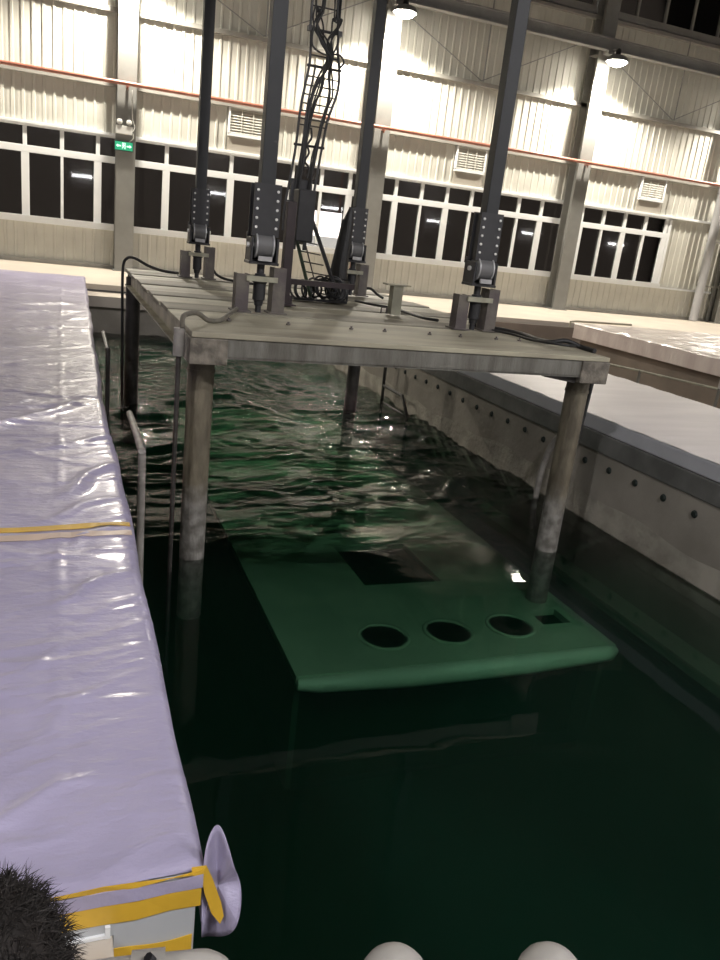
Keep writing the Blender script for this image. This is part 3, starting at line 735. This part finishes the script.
wp = thing('wrapped_bundle', 'tall black wrapped cable bundle standing behind the coils', 'cable bundle', (2.58, 7.42, PZ))
MB().tube([(.0, 0, 0), (-.01, 0, .12), (-.01, 0, .35), (.01, 0, .6), (.03, 0, .75), (.045, 0, .86)], [.085, .08, .072, .062, .05, .02], 14).build('wrap', M['rubber'], wp, smooth=True)
for a in (0.3, 1.6, 3.0, 4.4): MB().tube([(.09 * math.cos(a), .09 * math.sin(a), 0), (.078 * math.cos(a) - .01, .078 * math.sin(a), .3), (.05 * math.cos(a) + .03, .05 * math.sin(a), .75)], .012, 6).build('cable', M['rubber'], wp)

# hoses and cables
def hose(name, lab, cat, pts, r, m, n=6):
    P = smooth_path(pts, n); p0 = P[0]
    o = MB().tube([p - p0 for p in P], r, 10).build(name, m, smooth=True); o.location = p0
    return tag(o, lab, cat)
Z = PZ
hose('drop_hose', 'black hose looping over the far left corner of the platform into the water', 'hose', [(1.25, 8.95, Z + .012), (1.10, 9.05, Z + .015), (.95, 9.12, Z + .05), (.82, 9.22, Z + .11), (.74, 9.32, Z + .10), (.70, 9.36, Z - .02), (.70, 9.34, .3), (.71, 9.33, -.3), (.72, 9.33, -1.1)], .016, M['rubber'])
hose('grey_hose', 'grey hose curling over the near left corner beam', 'hose', [(.68, 4.60, Z - .0), (.70, 4.72, Z + .06), (.80, 4.86, Z + .065), (.88, 4.92, Z + .02), (.97, 5.0, Z + .015), (1.10, 5.35, Z + .02), (1.22, 5.7, Z + .02)], .015, M['grey_hose'])
gp = thing('vertical_pipe', 'slim dark pipe with pale sleeve beside the near left leg', 'pipe', (.665, 4.62, -.8))
MB().tube([(0, 0, -.4), (0, 0, 1.45)], .014, 12).build('pipe', M['dark_leg'], gp, smooth=True)
MB().tube([(0, 0, 1.40), (0, 0, 1.56)], .033, 14).build('sleeve', M['grey_pipe'], gp, smooth=True)
hose('loose_cable', 'thin dark cable crossing the platform behind the pale post', 'cable', [(2.74, 7.35, Z + .01), (2.82, 7.05, Z + .012), (2.95, 6.85, Z + .012), (2.93, 6.45, Z + .012), (2.92, 6.15, Z + .015), (2.98, 5.98, Z + .02)], .012, M['rubber'])
hose('loose_cable', 'thick dark cable along the right side of the platform', 'cable', [(3.22, 5.80, Z + .015), (3.40, 5.70, Z + .015), (3.48, 5.45, Z + .015), (3.44, 5.15, Z + .016), (3.42, 4.95, Z + .03), (3.52, 4.92, Z + .05), (3.62, 4.86, Z + .02), (3.64, 4.72, Z + .015)], .018, M['rubber'])
hose('loose_cable', 'thin dark cable beside the thick one at the right of the platform', 'cable', [(3.24, 5.70, Z + .012), (3.37, 5.45, Z + .012), (3.36, 5.15, Z + .015), (3.35, 4.92, Z + .03), (3.45, 4.82, Z + .03), (3.62, 4.90, Z + .018)], .010, M['rubber'])
hose('loose_cable', 'short black cable curling behind the far left bracket stand', 'cable', [(1.58, 8.70, Z + .10), (1.62, 8.66, Z + .05), (1.70, 8.58, Z + .02), (1.85, 8.4, Z + .012), (1.95, 8.35, Z + .012)], .014, M['rubber'])
hose('loose_cable', 'short black cable curling right of the far right bracket stand', 'cable', [(3.10, 8.15, Z + .07), (3.18, 8.12, Z + .09), (3.24, 8.05, Z + .04), (3.27, 7.95, Z + .012)], .014, M['rubber'])
hose('side_tube', 'thin black tube beside the near right leg', 'tube', [(3.72, 4.78, Z - .12), (3.70, 4.78, .3), (3.67, 4.78, -.1), (3.65, 4.78, -.6), (3.64, 4.78, -1.3)], .020, M['rubber'])
hose('drain_pipe', 'grey plastic pipe bending down the pool wall behind the near right leg', 'pipe', [(4.30, 5.60, .0), (4.28, 5.74, -.10), (4.25, 5.86, -.27), (4.22, 5.90, -.55), (4.22, 5.92, -1.1)], .030, M['grey_pipe'])
hose('bent_pipe', 'pale grey bent pipe rising from the water beside the near left leg', 'pipe', [(.45, 5.22, .10), (.45, 4.80, .10), (.45, 4.42, .085), (.452, 4.39, .05), (.455, 4.39, -.3), (.46, 4.39, -1.1)], .021, M['grey_pipe'], 8)
hose('bent_pipe', 'dark bent pipe rising from the water left of the far left leg', 'pipe', [(.45, 8.45, .15), (.45, 8.1, .13), (.455, 7.80, .09), (.46, 7.78, .05), (.46, 7.78, -.4), (.46, 7.78, -1.1)], .020, M['dark_leg'], 8)
# ladder on the right pool wall
pl = thing('pool_ladder', 'dark bent tube ladder on the right pool wall under the platform', 'ladder', (4.25, 9.5, -.16))
MB().tube([(.09, .4, .12), (-.03, .38, .14), (-.03, .36, -.5), (-.03, .34, -1.2)], .022, 8).build('rail', M['dark_leg'], pl, smooth=True)
MB().tube([(-.03, .36, -.39), (-.03, -.30, -.39), (-.03, -.52, -.6), (-.03, -.55, -1.2)], .022, 8).build('rail', M['dark_leg'], pl, smooth=True)
MB().tube([(-.03, .36, -.62), (-.03, -.50, -.62)], .018, 8).build('rung', M['dark_leg'], pl, smooth=True)

# ------------------------------------------------------------ left film-covered pool cover
EY = [1.29, 1.51, 1.91, 2.46, 5.6, 15.4]; EXv = [.275, .285, .29, .293, .303, .495]
def edge_x(y): return np.interp(y, EY, EXv)
pc = thing('pool_cover', 'long pool cover wrapped in lilac plastic film along the left side', 'pool cover', (-.8, 8, 0))
ofp = (.8, -8, 0)
yy = [1.27]
while yy[-1] < 15.4: yy.append(yy[-1] + .012 + .0035 * (yy[-1] - 1.27))
yy[-1] = 15.4; yy = np.array(yy)
uu = np.linspace(0, 1, 110)
U, Y2 = np.meshgrid(uu, yy)
E2 = edge_x(Y2) + .006 * np.sin(Y2 * 2.1) + .004 * np.sin(Y2 * 6.3)
Xg = -2.1 + (E2 + 2.1) * U ** .8
z = np.full_like(Xg, .125)
def fold(x0, y0, x1, y1, h, s):
    dx, dy = x1 - x0, y1 - y0; L_ = math.hypot(dx, dy)
    t = ((Xg - x0) * dx + (Y2 - y0) * dy) / L_; d = ((Xg - x0) * -dy + (Y2 - y0) * dx) / L_
    d = d + .02 * np.sin(t * 9 / max(L_, .3) + x0 * 7)
    e = np.clip(np.minimum(t, L_ - t) / (.25 * L_), 0, 1)
    return h * e * np.exp(-(d / s) ** 2)
fr_ = np.random.default_rng(5)
for k in range(260):
    y0 = 1.35 + (fr_.random() ** 1.6) * 13.5; sc = .35 + .10 * y0
    x0 = fr_.uniform(-1.4, .3); ang = fr_.normal(.18, .28); L_ = sc * fr_.uniform(.5, 1.8)
    z += fold(x0 - L_ * .5 * math.cos(ang), y0 - L_ * .5 * math.sin(ang), x0 + L_ * .5 * math.cos(ang), y0 + L_ * .5 * math.sin(ang), fr_.uniform(.002, .007) * (.6 + .16 * y0), (.007 + .0024 * y0) * fr_.uniform(.6, 1.4))
z += fold(-.35, 1.42, .12, 1.60, .012, .018) + fold(-.05, 2.45, .28, 2.75, .012, .02) + fold(.0, 3.5, .30, 4.1, .02, .035) + fold(-.6, 4.3, .3, 5.6, .022, .05) + fold(-.1, 3.2, .28, 3.55, .012, .03)
z += .006 * (vnoise(Xg * 4, Y2 * 3, 3) - .5) + .003 * (vnoise(Xg * 14, Y2 * 9, 4) - .5)
seam = -.02 + .008 * Y2
z += .005 * np.exp(-((Xg - seam) / .006) ** 2) + .003 * (vnoise(Xg * 40, Y2 * 25, 8) - .5) * np.exp(-((Xg - seam) / .05) ** 2)
# rounding down to the skirt
rnd = np.clip((Xg - (E2 - .03)) / .03, 0, 1); z -= .02 * rnd ** 2
nr_ = np.clip((1.30 - Y2) / .03, 0, 1); z -= .01 * nr_
# skirt columns
sk = [(0.004, -.05), (.0, -.09), (-.01, -.12)]
cols_x = [E2[:, -1:] + a + .006 * np.sin(yy[:, None] * 11) for a, b in sk]; cols_z = [z[:, -1:] + b for a, b in sk]
Xa = np.concatenate([Xg] + cols_x, 1); Za = np.concatenate([z] + cols_z, 1); Ya = np.concatenate([Y2, Y2[:, :3]], 1)
tm = grid_mesh('film', Xa, Ya, Za); tm.materials.append(M['tarp'])
o = bpy.data.objects.new('film', tm); COL.objects.link(o); o.parent = pc; o.location = ofp
MB().box(-2.1, .235, 1.285, 15.35, .0, .10).build('slab', M['box'], pc, loc=ofp)
MB().box(-2.1, .262, 1.262, 1.285, .0, .108).box(.102, .262, 1.262, 1.285, -.18, .0).build('end_board', M['box'], pc, loc=ofp)
MB().box(.085, .095, 1.255, 1.262, .002, .03).box(-.3, .09, 1.256, 1.262, .002, .010).build('corner_trim', M['white_frame'], pc, loc=ofp)
# tapes
def strip(name, m, pts_a, pts_b, lift=.0, th=.0015, parent=pc, label=None):
    """ribbon between two polylines"""
    n = len(pts_a); vs = [Vector(p) for p in pts_a] + [Vector(p) for p in pts_b]
    fs = [(i, i + 1, n + i + 1, n + i) for i in range(n - 1)]
    me = bpy.data.meshes.new(name); me.from_pydata([tuple(v) for v in vs], [], fs); me.update(); me.materials.append(m)
    o = bpy.data.objects.new(name, me); COL.objects.link(o); o.parent = parent; o.location = ofp
    so = o.modifiers.new('solid', 'SOLIDIFY'); so.thickness = th; so.offset = 1
    if label: o['label'] = label
    return o
zi = lambda x, y: float(z[np.argmin(abs(yy - y)), np.argmin(abs(Xg[np.argmin(abs(yy - y))] - x))])
xs_ = np.linspace(-2.0, .285, 60)
def across(y0, y1, yo=0.0):
    f = lambda x, y: (x, y + .02 * math.sin(x * 2.3) + .01 * math.sin(x * 7), zi(x, y + .02 * math.sin(x * 2.3)) + .0035)
    return [f(x, y0) for x in xs_], [f(x, y1) for x in xs_]
a_, b_ = across(3.12, 3.17); strip('tape', M['tape'], a_, b_)
a_, b_ = across(3.03, 3.075); strip('tape', M['old_tape'], a_, b_, label='pale yellowed clear tape')
# near edge: yellow line on top edge, clear strip, two yellow bands on the board
def band(x0, x1, za, zb, y=1.2595, n=24, jit=.004, sk_=0.0):
    X_ = np.linspace(x0, x1, n)
    up_ = [(x, y - .0015 * (1 + math.sin(x * 40)), za + jit * math.sin(x * 23) + sk_ * (x - x0)) for x in X_]
    dn_ = [(x, y - .0015 * (1 + math.sin(x * 40 + 1)), zb + jit * math.sin(x * 31 + 1) + sk_ * (x - x0)) for x in X_]
    return up_, dn_
a_, b_ = band(-1.2, .272, .128, .118, y=1.258); strip('tape', M['tape'], a_, b_)
a_, b_ = band(-1.2, .274, .117, .084, y=1.2575, jit=.002); strip('film_fold', M['tarp'], a_, b_)
a_, b_ = band(-1.2, .272, .092, .036); strip('tape', M['tape'], a_, b_)
a_, b_ = band(.10, .258, -.035, -.095, jit=.004); strip('tape', M['tape'], a_, b_)
# corner tape hanging and flap of film
strip('tape', M['tape'], [(.25, 1.262, .135), (.280, 1.262, .133), (.296, 1.268, .09), (.318, 1.272, .02), (.326, 1.272, -.02)], [(.252, 1.258, .118), (.270, 1.257, .112), (.280, 1.262, .06), (.298, 1.266, .0), (.318, 1.268, -.035)])
fpts = [(.278, .16), (.300, .185), (.312, .195), (.322, .175), (.334, .13), (.348, .08), (.366, .03), (.368, .0), (.356, -.04), (.340, -.075), (.318, -.105), (.300, -.11), (.284, -.09), (.278, -.04), (.276, .05)]
cx_, cz_ = .314, .04
vs = [(cx_, 1.30, cz_)]; fs = []
for ring in (.5, 1.0):
    for i, (x, zz) in enumerate(fpts):
        dx, dz = (x - cx_) * ring, (zz - cz_) * ring
        vs.append((cx_ + dx, 1.30 + .02 * math.sin(i * 1.3) * ring - .015 * ring + .01 * math.sin(zz * 40), cz_ + dz))
n = len(fpts)
for i in range(n):
    j = (i + 1) % n
    fs.append((0, 1 + i, 1 + j)); fs.append((1 + i, 1 + n + i, 1 + n + j, 1 + j))
me = bpy.data.meshes.new('film_flap'); me.from_pydata(vs, [], fs); me.update(); me.materials.append(M['tarp'])
o = bpy.data.objects.new('film_flap', me); COL.objects.link(o); o.parent = pc; o.location = ofp; shade(o, 60)
o.modifiers.new('sub', 'SUBSURF').render_levels = 2; so = o.modifiers.new('solid', 'SOLIDIFY'); so.thickness = .0015

# ------------------------------------------------------------ right deck cover, slab cover, rail
yy3 = np.linspace(PY0 + .3, 15.3, 260); xx3 = np.linspace(4.37, 6.24, 40)
X3, Y3 = np.meshgrid(xx3, yy3)
Z3 = .123 + .004 * (vnoise(X3 * 1.5, Y3 * 5, 21) - .5) + .003 * np.sin(Y3 * 17 + 2 * vnoise(X3, Y3, 22)) * (vnoise(X3 * 1.2, Y3 * 1.6, 23) > .45)
rc = thing('deck_cover', 'flat cover in white film with shaded edge along the right side of the pool', 'pool cover', (5.3, 8, 0))
me = grid_mesh('film', X3, Y3, Z3); me.materials.append(M['white_sheet'])
o = bpy.data.objects.new('film', me); COL.objects.link(o); o.parent = rc; o.location = (-5.3, -8, 0)
MB().box(4.366, 6.245, PY0 + .3, 15.3, .0, .117).build('slab', M['film_shade'], rc, bevel=.006, loc=(-5.3, -8, 0))
sc_ = thing('slab_cover', 'raised cover wrapped in cream pink film at the right', 'pool cover', (10, 8, -.1))
yy4 = np.linspace(3.0, 12.3, 200); xx4 = np.linspace(8.90, 13.2, 90)
X4, Y4 = np.meshgrid(xx4, yy4)
wav = vnoise(X4 * 3, Y4 * 1.6, 31)
Z4 = .28 + .05 * np.abs(vnoise(X4 * 1.3 + wav, Y4 * 3 + wav, 32) - .5) + .02 * (vnoise(X4 * 6, Y4 * 5, 33) - .5)
X4 = X4 + .0 * Y4; Z4[:, 0] = .27
ofx = (-10, -8, .1)
me = grid_mesh('film', X4, Y4 + .05 * (vnoise(X4 * 2, Y4 * 0, 34) - .5), Z4); me.materials.append(M['slab_sheet'])
o = bpy.data.objects.new('film', me); COL.objects.link(o); o.parent = sc_; o.location = ofx
MB().box(8.905, 13.18, 3.0, 12.28, .02, .272).build('side_skirt', M['slab_sheet'], sc_, bevel=.01, loc=ofx)
MB().box(9.05, 13.0, 3.1, 12.2, -.62, .02).build('body', M['brown'], sc_, loc=ofx)
MB().tube([(8.87, 12.36, .20), (8.87, 12.36, .30), (9.0, 12.40, .31), (10.45, 12.60, .31)], .02, 8).build('edge_rail', M['platform'], sc_, loc=ofx)
lr = thing('low_rail', 'thin pale pipe rail running beside the raised cover', 'rail', (8.1, 9.5, -.62))
rp_ = [(7.55, 12.0), (7.9, 10.5), (8.25, 9.54), (8.60, 8.30)]
MB().tube([(x - 8.1, y - 9.5, .52) for x, y in rp_], .016, 8).build('pipe', M['pale_post'], lr, smooth=True)
for x, y in rp_[1:]: MB().tube([(x - 8.1, y - 9.5, 0), (x - 8.1, y - 9.5, .53)], .022, 8).build('post', M['platform_dark'], lr, smooth=True)
MB().tube([(8.60 - 8.1, 8.3 - 9.5, .3), (8.60 - 8.1, 8.3 - 9.5, .72), (8.66 - 8.1, 8.25 - 9.5, .86)], .02, 8).build('post', M['white_pipe'], lr, smooth=True)

# ------------------------------------------------------------ white tubes at the walkway edge, bottom of the view
for (x, y, lab) in ((.465, .775, 'white dome-capped tube post at the bottom edge, left of the other'), (.70, .715, 'white dome-capped tube post at the bottom edge, rightmost')):
    t = thing('tube_post', lab, 'post', (x, y, 0), 'white tube posts at the bottom edge')
    zt = .383
    MB().tube([(0, 0, .01), (0, 0, zt - .055)], .054, 24).build('tube', M['white_pipe'], t, smooth=True)
    MB().lathe([(.054, 0), (.052, .015), (.046, .029), (.036, .041), (.022, .050), (.001, .055)], c=(0, 0, zt - .055), n=24).build('cap', M['white_pipe'], t, smooth=True)
    MB().box(-.075, .075, -.075, .075, 0, .012).build('foot_plate', M['white_pipe'], t, bevel=.003)
er = thing('elbow_rail', 'white tube rail with rounded elbow at the bottom beside the lilac cover', 'rail', (.187, .83, 0))
MB().tube(smooth_path([(-.55, .03, .367), (-.2, .02, .369), (-.03, 0, .370), (.010, 0, .358), (.026, 0, .32), (.028, 0, .25), (.028, 0, .012)], 6), .034, 20).build('tube', M['white_pipe'], er, smooth=True)
MB().tube([(-.095, .015, .368), (-.05, .008, .369)], .037, 20).build('collar', M['white_pipe'], er, smooth=True)
MB().tube([(-.07, .0, .40), (-.07, .0, .415), (-.075, -.0, .422)], .007, 8).build('clip_pin', M['black_steel'], er)
MB().box(-.045, .105, -.075, .036, 0, .012).build('foot_plate', M['white_pipe'], er)

# ------------------------------------------------------------ crouching person, only the hair and collar in view
HD = Vector((-.070, .735, .522))          # head centre
pr_ = thing('person', 'person with short dark tousled hair and dark collar crouching at bottom left', 'person', (-.12, .45, 0))
def skin_body(name, verts, edges, radii, m, root=0, sub=2, parent=pr_):
    me = bpy.data.meshes.new(name); me.from_pydata(verts, edges, []); me.update(); me.materials.append(m)
    o = bpy.data.objects.new(name, me); COL.objects.link(o); o.parent = parent; o.location = (.12, -.45, 0)
    sk2 = o.modifiers.new('skin', 'SKIN'); sk2.use_smooth_shade = True
    for i, r in enumerate(radii): me.skin_vertices[0].data[i].radius = (r, r) if not isinstance(r, tuple) else r
    for i in range(len(verts)): me.skin_vertices[0].data[i].use_root = (i == root)
    s = o.modifiers.new('sub', 'SUBSURF'); s.levels = 1; s.render_levels = sub
    return o
bx_ = -.12
V = [(bx_, .28, .20), (bx_, .34, .30), (bx_, .43, .40), (bx_ + .01, .52, .46), (bx_ + .03, .60, .485), (bx_ + .045, .66, .505),          # pelvis..neck 0-5
     (bx_ - .16, .52, .43), (bx_ - .21, .62, .28), (bx_ - .12, .78, .20), (bx_ - .07, .83, .19),                                 # left arm 6-9
     (bx_ + .17, .50, .43), (bx_ + .19, .58, .26), (bx_ + .10, .74, .20), (bx_ + .05, .80, .19),                                 # right arm 10-13
     (bx_ - .10, .28, .19), (bx_ - .17, .62, .34), (bx_ - .13, .42, .09),                                                      # left leg 14-16
     (bx_ + .10, .28, .19), (bx_ + .16, .60, .33), (bx_ + .12, .40, .09)]                                                      # right leg 17-19
E_ = [(0, 1), (1, 2), (2, 3), (3, 4), (4, 5), (3, 6), (6, 7), (7, 8), (8, 9), (3, 10), (10, 11), (11, 12), (12, 13), (0, 14), (14, 15), (15, 16), (0, 17), (17, 18), (18, 19)]
Rr = [.13, .13, .135, .12, .06, .052, .065, .045, .032, .028, .065, .045, .032, .028, .09, .065, .045, .09, .065, .045]
skin_body('body', V, E_, Rr, M['jacket'])
for s, (hx, hy) in ((-1, (bx_ - .07, .83)), (1, (bx_ + .05, .80))):
    hv = [(hx, hy, .19), (hx + .02 * -s, hy + .05, .185)]; he = [(0, 1)]; hr = [(.024, .018), (.036, .014)]
    for k in range(4):
        fx = hx + -.02 * s + (k - 1.5) * .019; ln = (.03, .036, .034, .026)[k]
        b0 = len(hv)
        hv += [(fx, hy + .075, .185), (fx, hy + .075 + ln * .8, .178), (fx, hy + .075 + ln * 1.3, .160)]
        he += [(1, b0), (b0, b0 + 1), (b0 + 1, b0 + 2)]; hr += [.0095, .0085, .0075]
    b0 = len(hv); hv += [(hx - .045 * s, hy + .04, .18), (hx - .055 * s, hy + .07, .17)]; he += [(0, b0), (b0, b0 + 1)]; hr += [.011, .009]
    skin_body('hand', hv, he, hr, M['skin'], sub=1)
for s in (-1, 1):
    fx = bx_ + s * .125
    MB().prism([(.34, .0), (.62, .0), (.63, .03), (.57, .06), (.45, .085), (.40, .11), (.345, .10)], fx - .042, fx + .042, 'x').build('shoe', M['shoe'], pr_, bevel=.015, loc=(.12, -.45, 0))
# head with face looking down and ahead
bm = bmesh.new(); bmesh.ops.create_uvsphere(bm, u_segments=32, v_segments=24, radius=1)
for v in bm.verts:
    x, y, zz = v.co
    sx, sy, sz = .074, .092, .110
    if zz < 0: sx *= 1 - .28 * (-zz); sy *= 1 - .12 * (-zz)
    fy = y * sy; fz = zz * sz; fx = x * sx
    if y > .5:
        d = math.exp(-((x) / .16) ** 2)
        fy += .022 * d * math.exp(-((zz + .18) / .16) ** 2)            # nose
        fy -= .010 * math.exp(-((abs(x) - .38) / .16) ** 2) * math.exp(-((zz - .02) / .11) ** 2)   # eye sockets
        fy += .006 * math.exp(-(x / .30) ** 2) * math.exp(-((zz + .48) / .07) ** 2)    # lips
        fy += .006 * math.exp(-(x / .30) ** 2) * math.exp(-((zz + .80) / .12) ** 2)    # chin
    v.co = (fx, fy, fz)
me = bpy.data.meshes.new('head'); bm.to_mesh(me); bm.free(); me.materials.append(M['skin'])
TILT = Matrix.Rotation(math.radians(-38), 4, 'X') @ Matrix.Rotation(math.radians(-8), 4, 'Z')
hd = bpy.data.objects.new('head', me); COL.objects.link(hd); hd.parent = pr_
hd.matrix_parent_inverse = Matrix.Identity(4)
hd.location = HD - Vector((-.12, .45, 0)); hd.rotation_euler = TILT.to_euler(); shade(hd, 180)
eye = MB().lathe([(.001, -.012), (.008, -.009), (.012, 0), (.008, .009), (.001, .012)], n=12).mesh('eye'); eye.materials.append(M['white_plastic'])
for s in (-1, 1):
    dup(eye, 'eye', hd, (s * .029, .073, .004))
    MB().lathe([(.001, 0), (.016, .004), (.026, .0), (.022, -.008)], c=(s * .074, -.005, -.01), axis='x', n=12).build('ear', M['skin'], hd, smooth=True)
MB().box(-.022, .022, .083, .088, -.057, -.052).build('mouth', M['maroon'], hd)
# hair: cap and thousands of short strands
bm = bmesh.new(); bmesh.ops.create_uvsphere(bm, u_segments=32, v_segments=20, radius=1)
dead = [v for v in bm.verts if v.co.z < -.25 or (v.co.y > .55 and v.co.z < .35)]
bmesh.ops.delete(bm, geom=dead, context='VERTS')
for v in bm.verts: v.co = (v.co.x * .080, v.co.y * .098, v.co.z * .118)
me = bpy.data.meshes.new('hair'); bm.to_mesh(me); bm.free(); me.materials.append(M['hair'])
hc = bpy.data.objects.new('hair', me); COL.objects.link(hc); hc.parent = hd; shade(hc, 180); tag(hc, kind='stuff')
vs = []; fs = []
hr_ = np.random.default_rng(3)
for k in range(5200):
    th = hr_.uniform(0, 2 * PI); cz = hr_.uniform(-.25, 1); sz_ = math.sqrt(max(0, 1 - cz * cz))
    nx_, ny_ = sz_ * math.cos(th), sz_ * math.sin(th)
    if ny_ > .55 and cz < .35: continue
    p = Vector((nx_ * .079, ny_ * .097, cz * .116)); nrm = Vector((nx_, ny_, cz)).normalized()
    d = (nrm * .8 + Vector(hr_.normal(0, .55, 3)) + Vector((0, .25, -.1))).normalized()
    L_ = hr_.uniform(.014, .038); side = d.cross(Vector((hr_.normal(), hr_.normal(), hr_.normal()))).normalized() * .0007
    mid = p + d * L_ * .55; tip = p + d * L_ + Vector((0, 0, -.35 * L_)) * hr_.random()
    o_ = len(vs); vs += [tuple(p - side), tuple(p + side), tuple(mid + side * .8), tuple(mid - side * .8), tuple(tip)]
    fs += [(o_, o_ + 1, o_ + 2, o_ + 3), (o_ + 3, o_ + 2, o_ + 4)]
me = bpy.data.meshes.new('hair_strand'); me.from_pydata(vs, [], fs); me.update(); me.materials.append(M['hair'])
hs = bpy.data.objects.new('hair_strand', me); COL.objects.link(hs); hs.parent = hd; tag(hs, kind='stuff')
# collar
co = MB()
n = 28
nc = Vector((bx_ + .03, .635, .480))
vs = []; fs = []
ax = Vector((.1, .75, .35)).normalized(); u_ = ax.orthogonal().normalized(); w_ = ax.cross(u_)
for r_, h_ in ((.075, -.05), (.082, -.02), (.086, .025), (.078, .03), (.070, -.02)):
    for k in range(n):
        a = 2 * PI * k / n
        vs.append(tuple(nc + ax * h_ + (u_ * math.cos(a) + w_ * math.sin(a)) * r_))
for i in range(4):
    for k in range(n): fs.append((i * n + k, i * n + (k + 1) % n, (i + 1) * n + (k + 1) % n, (i + 1) * n + k))
MB().add(vs, fs).build('collar', M['jacket'], pr_, smooth=True, loc=(.12, -.45, 0))
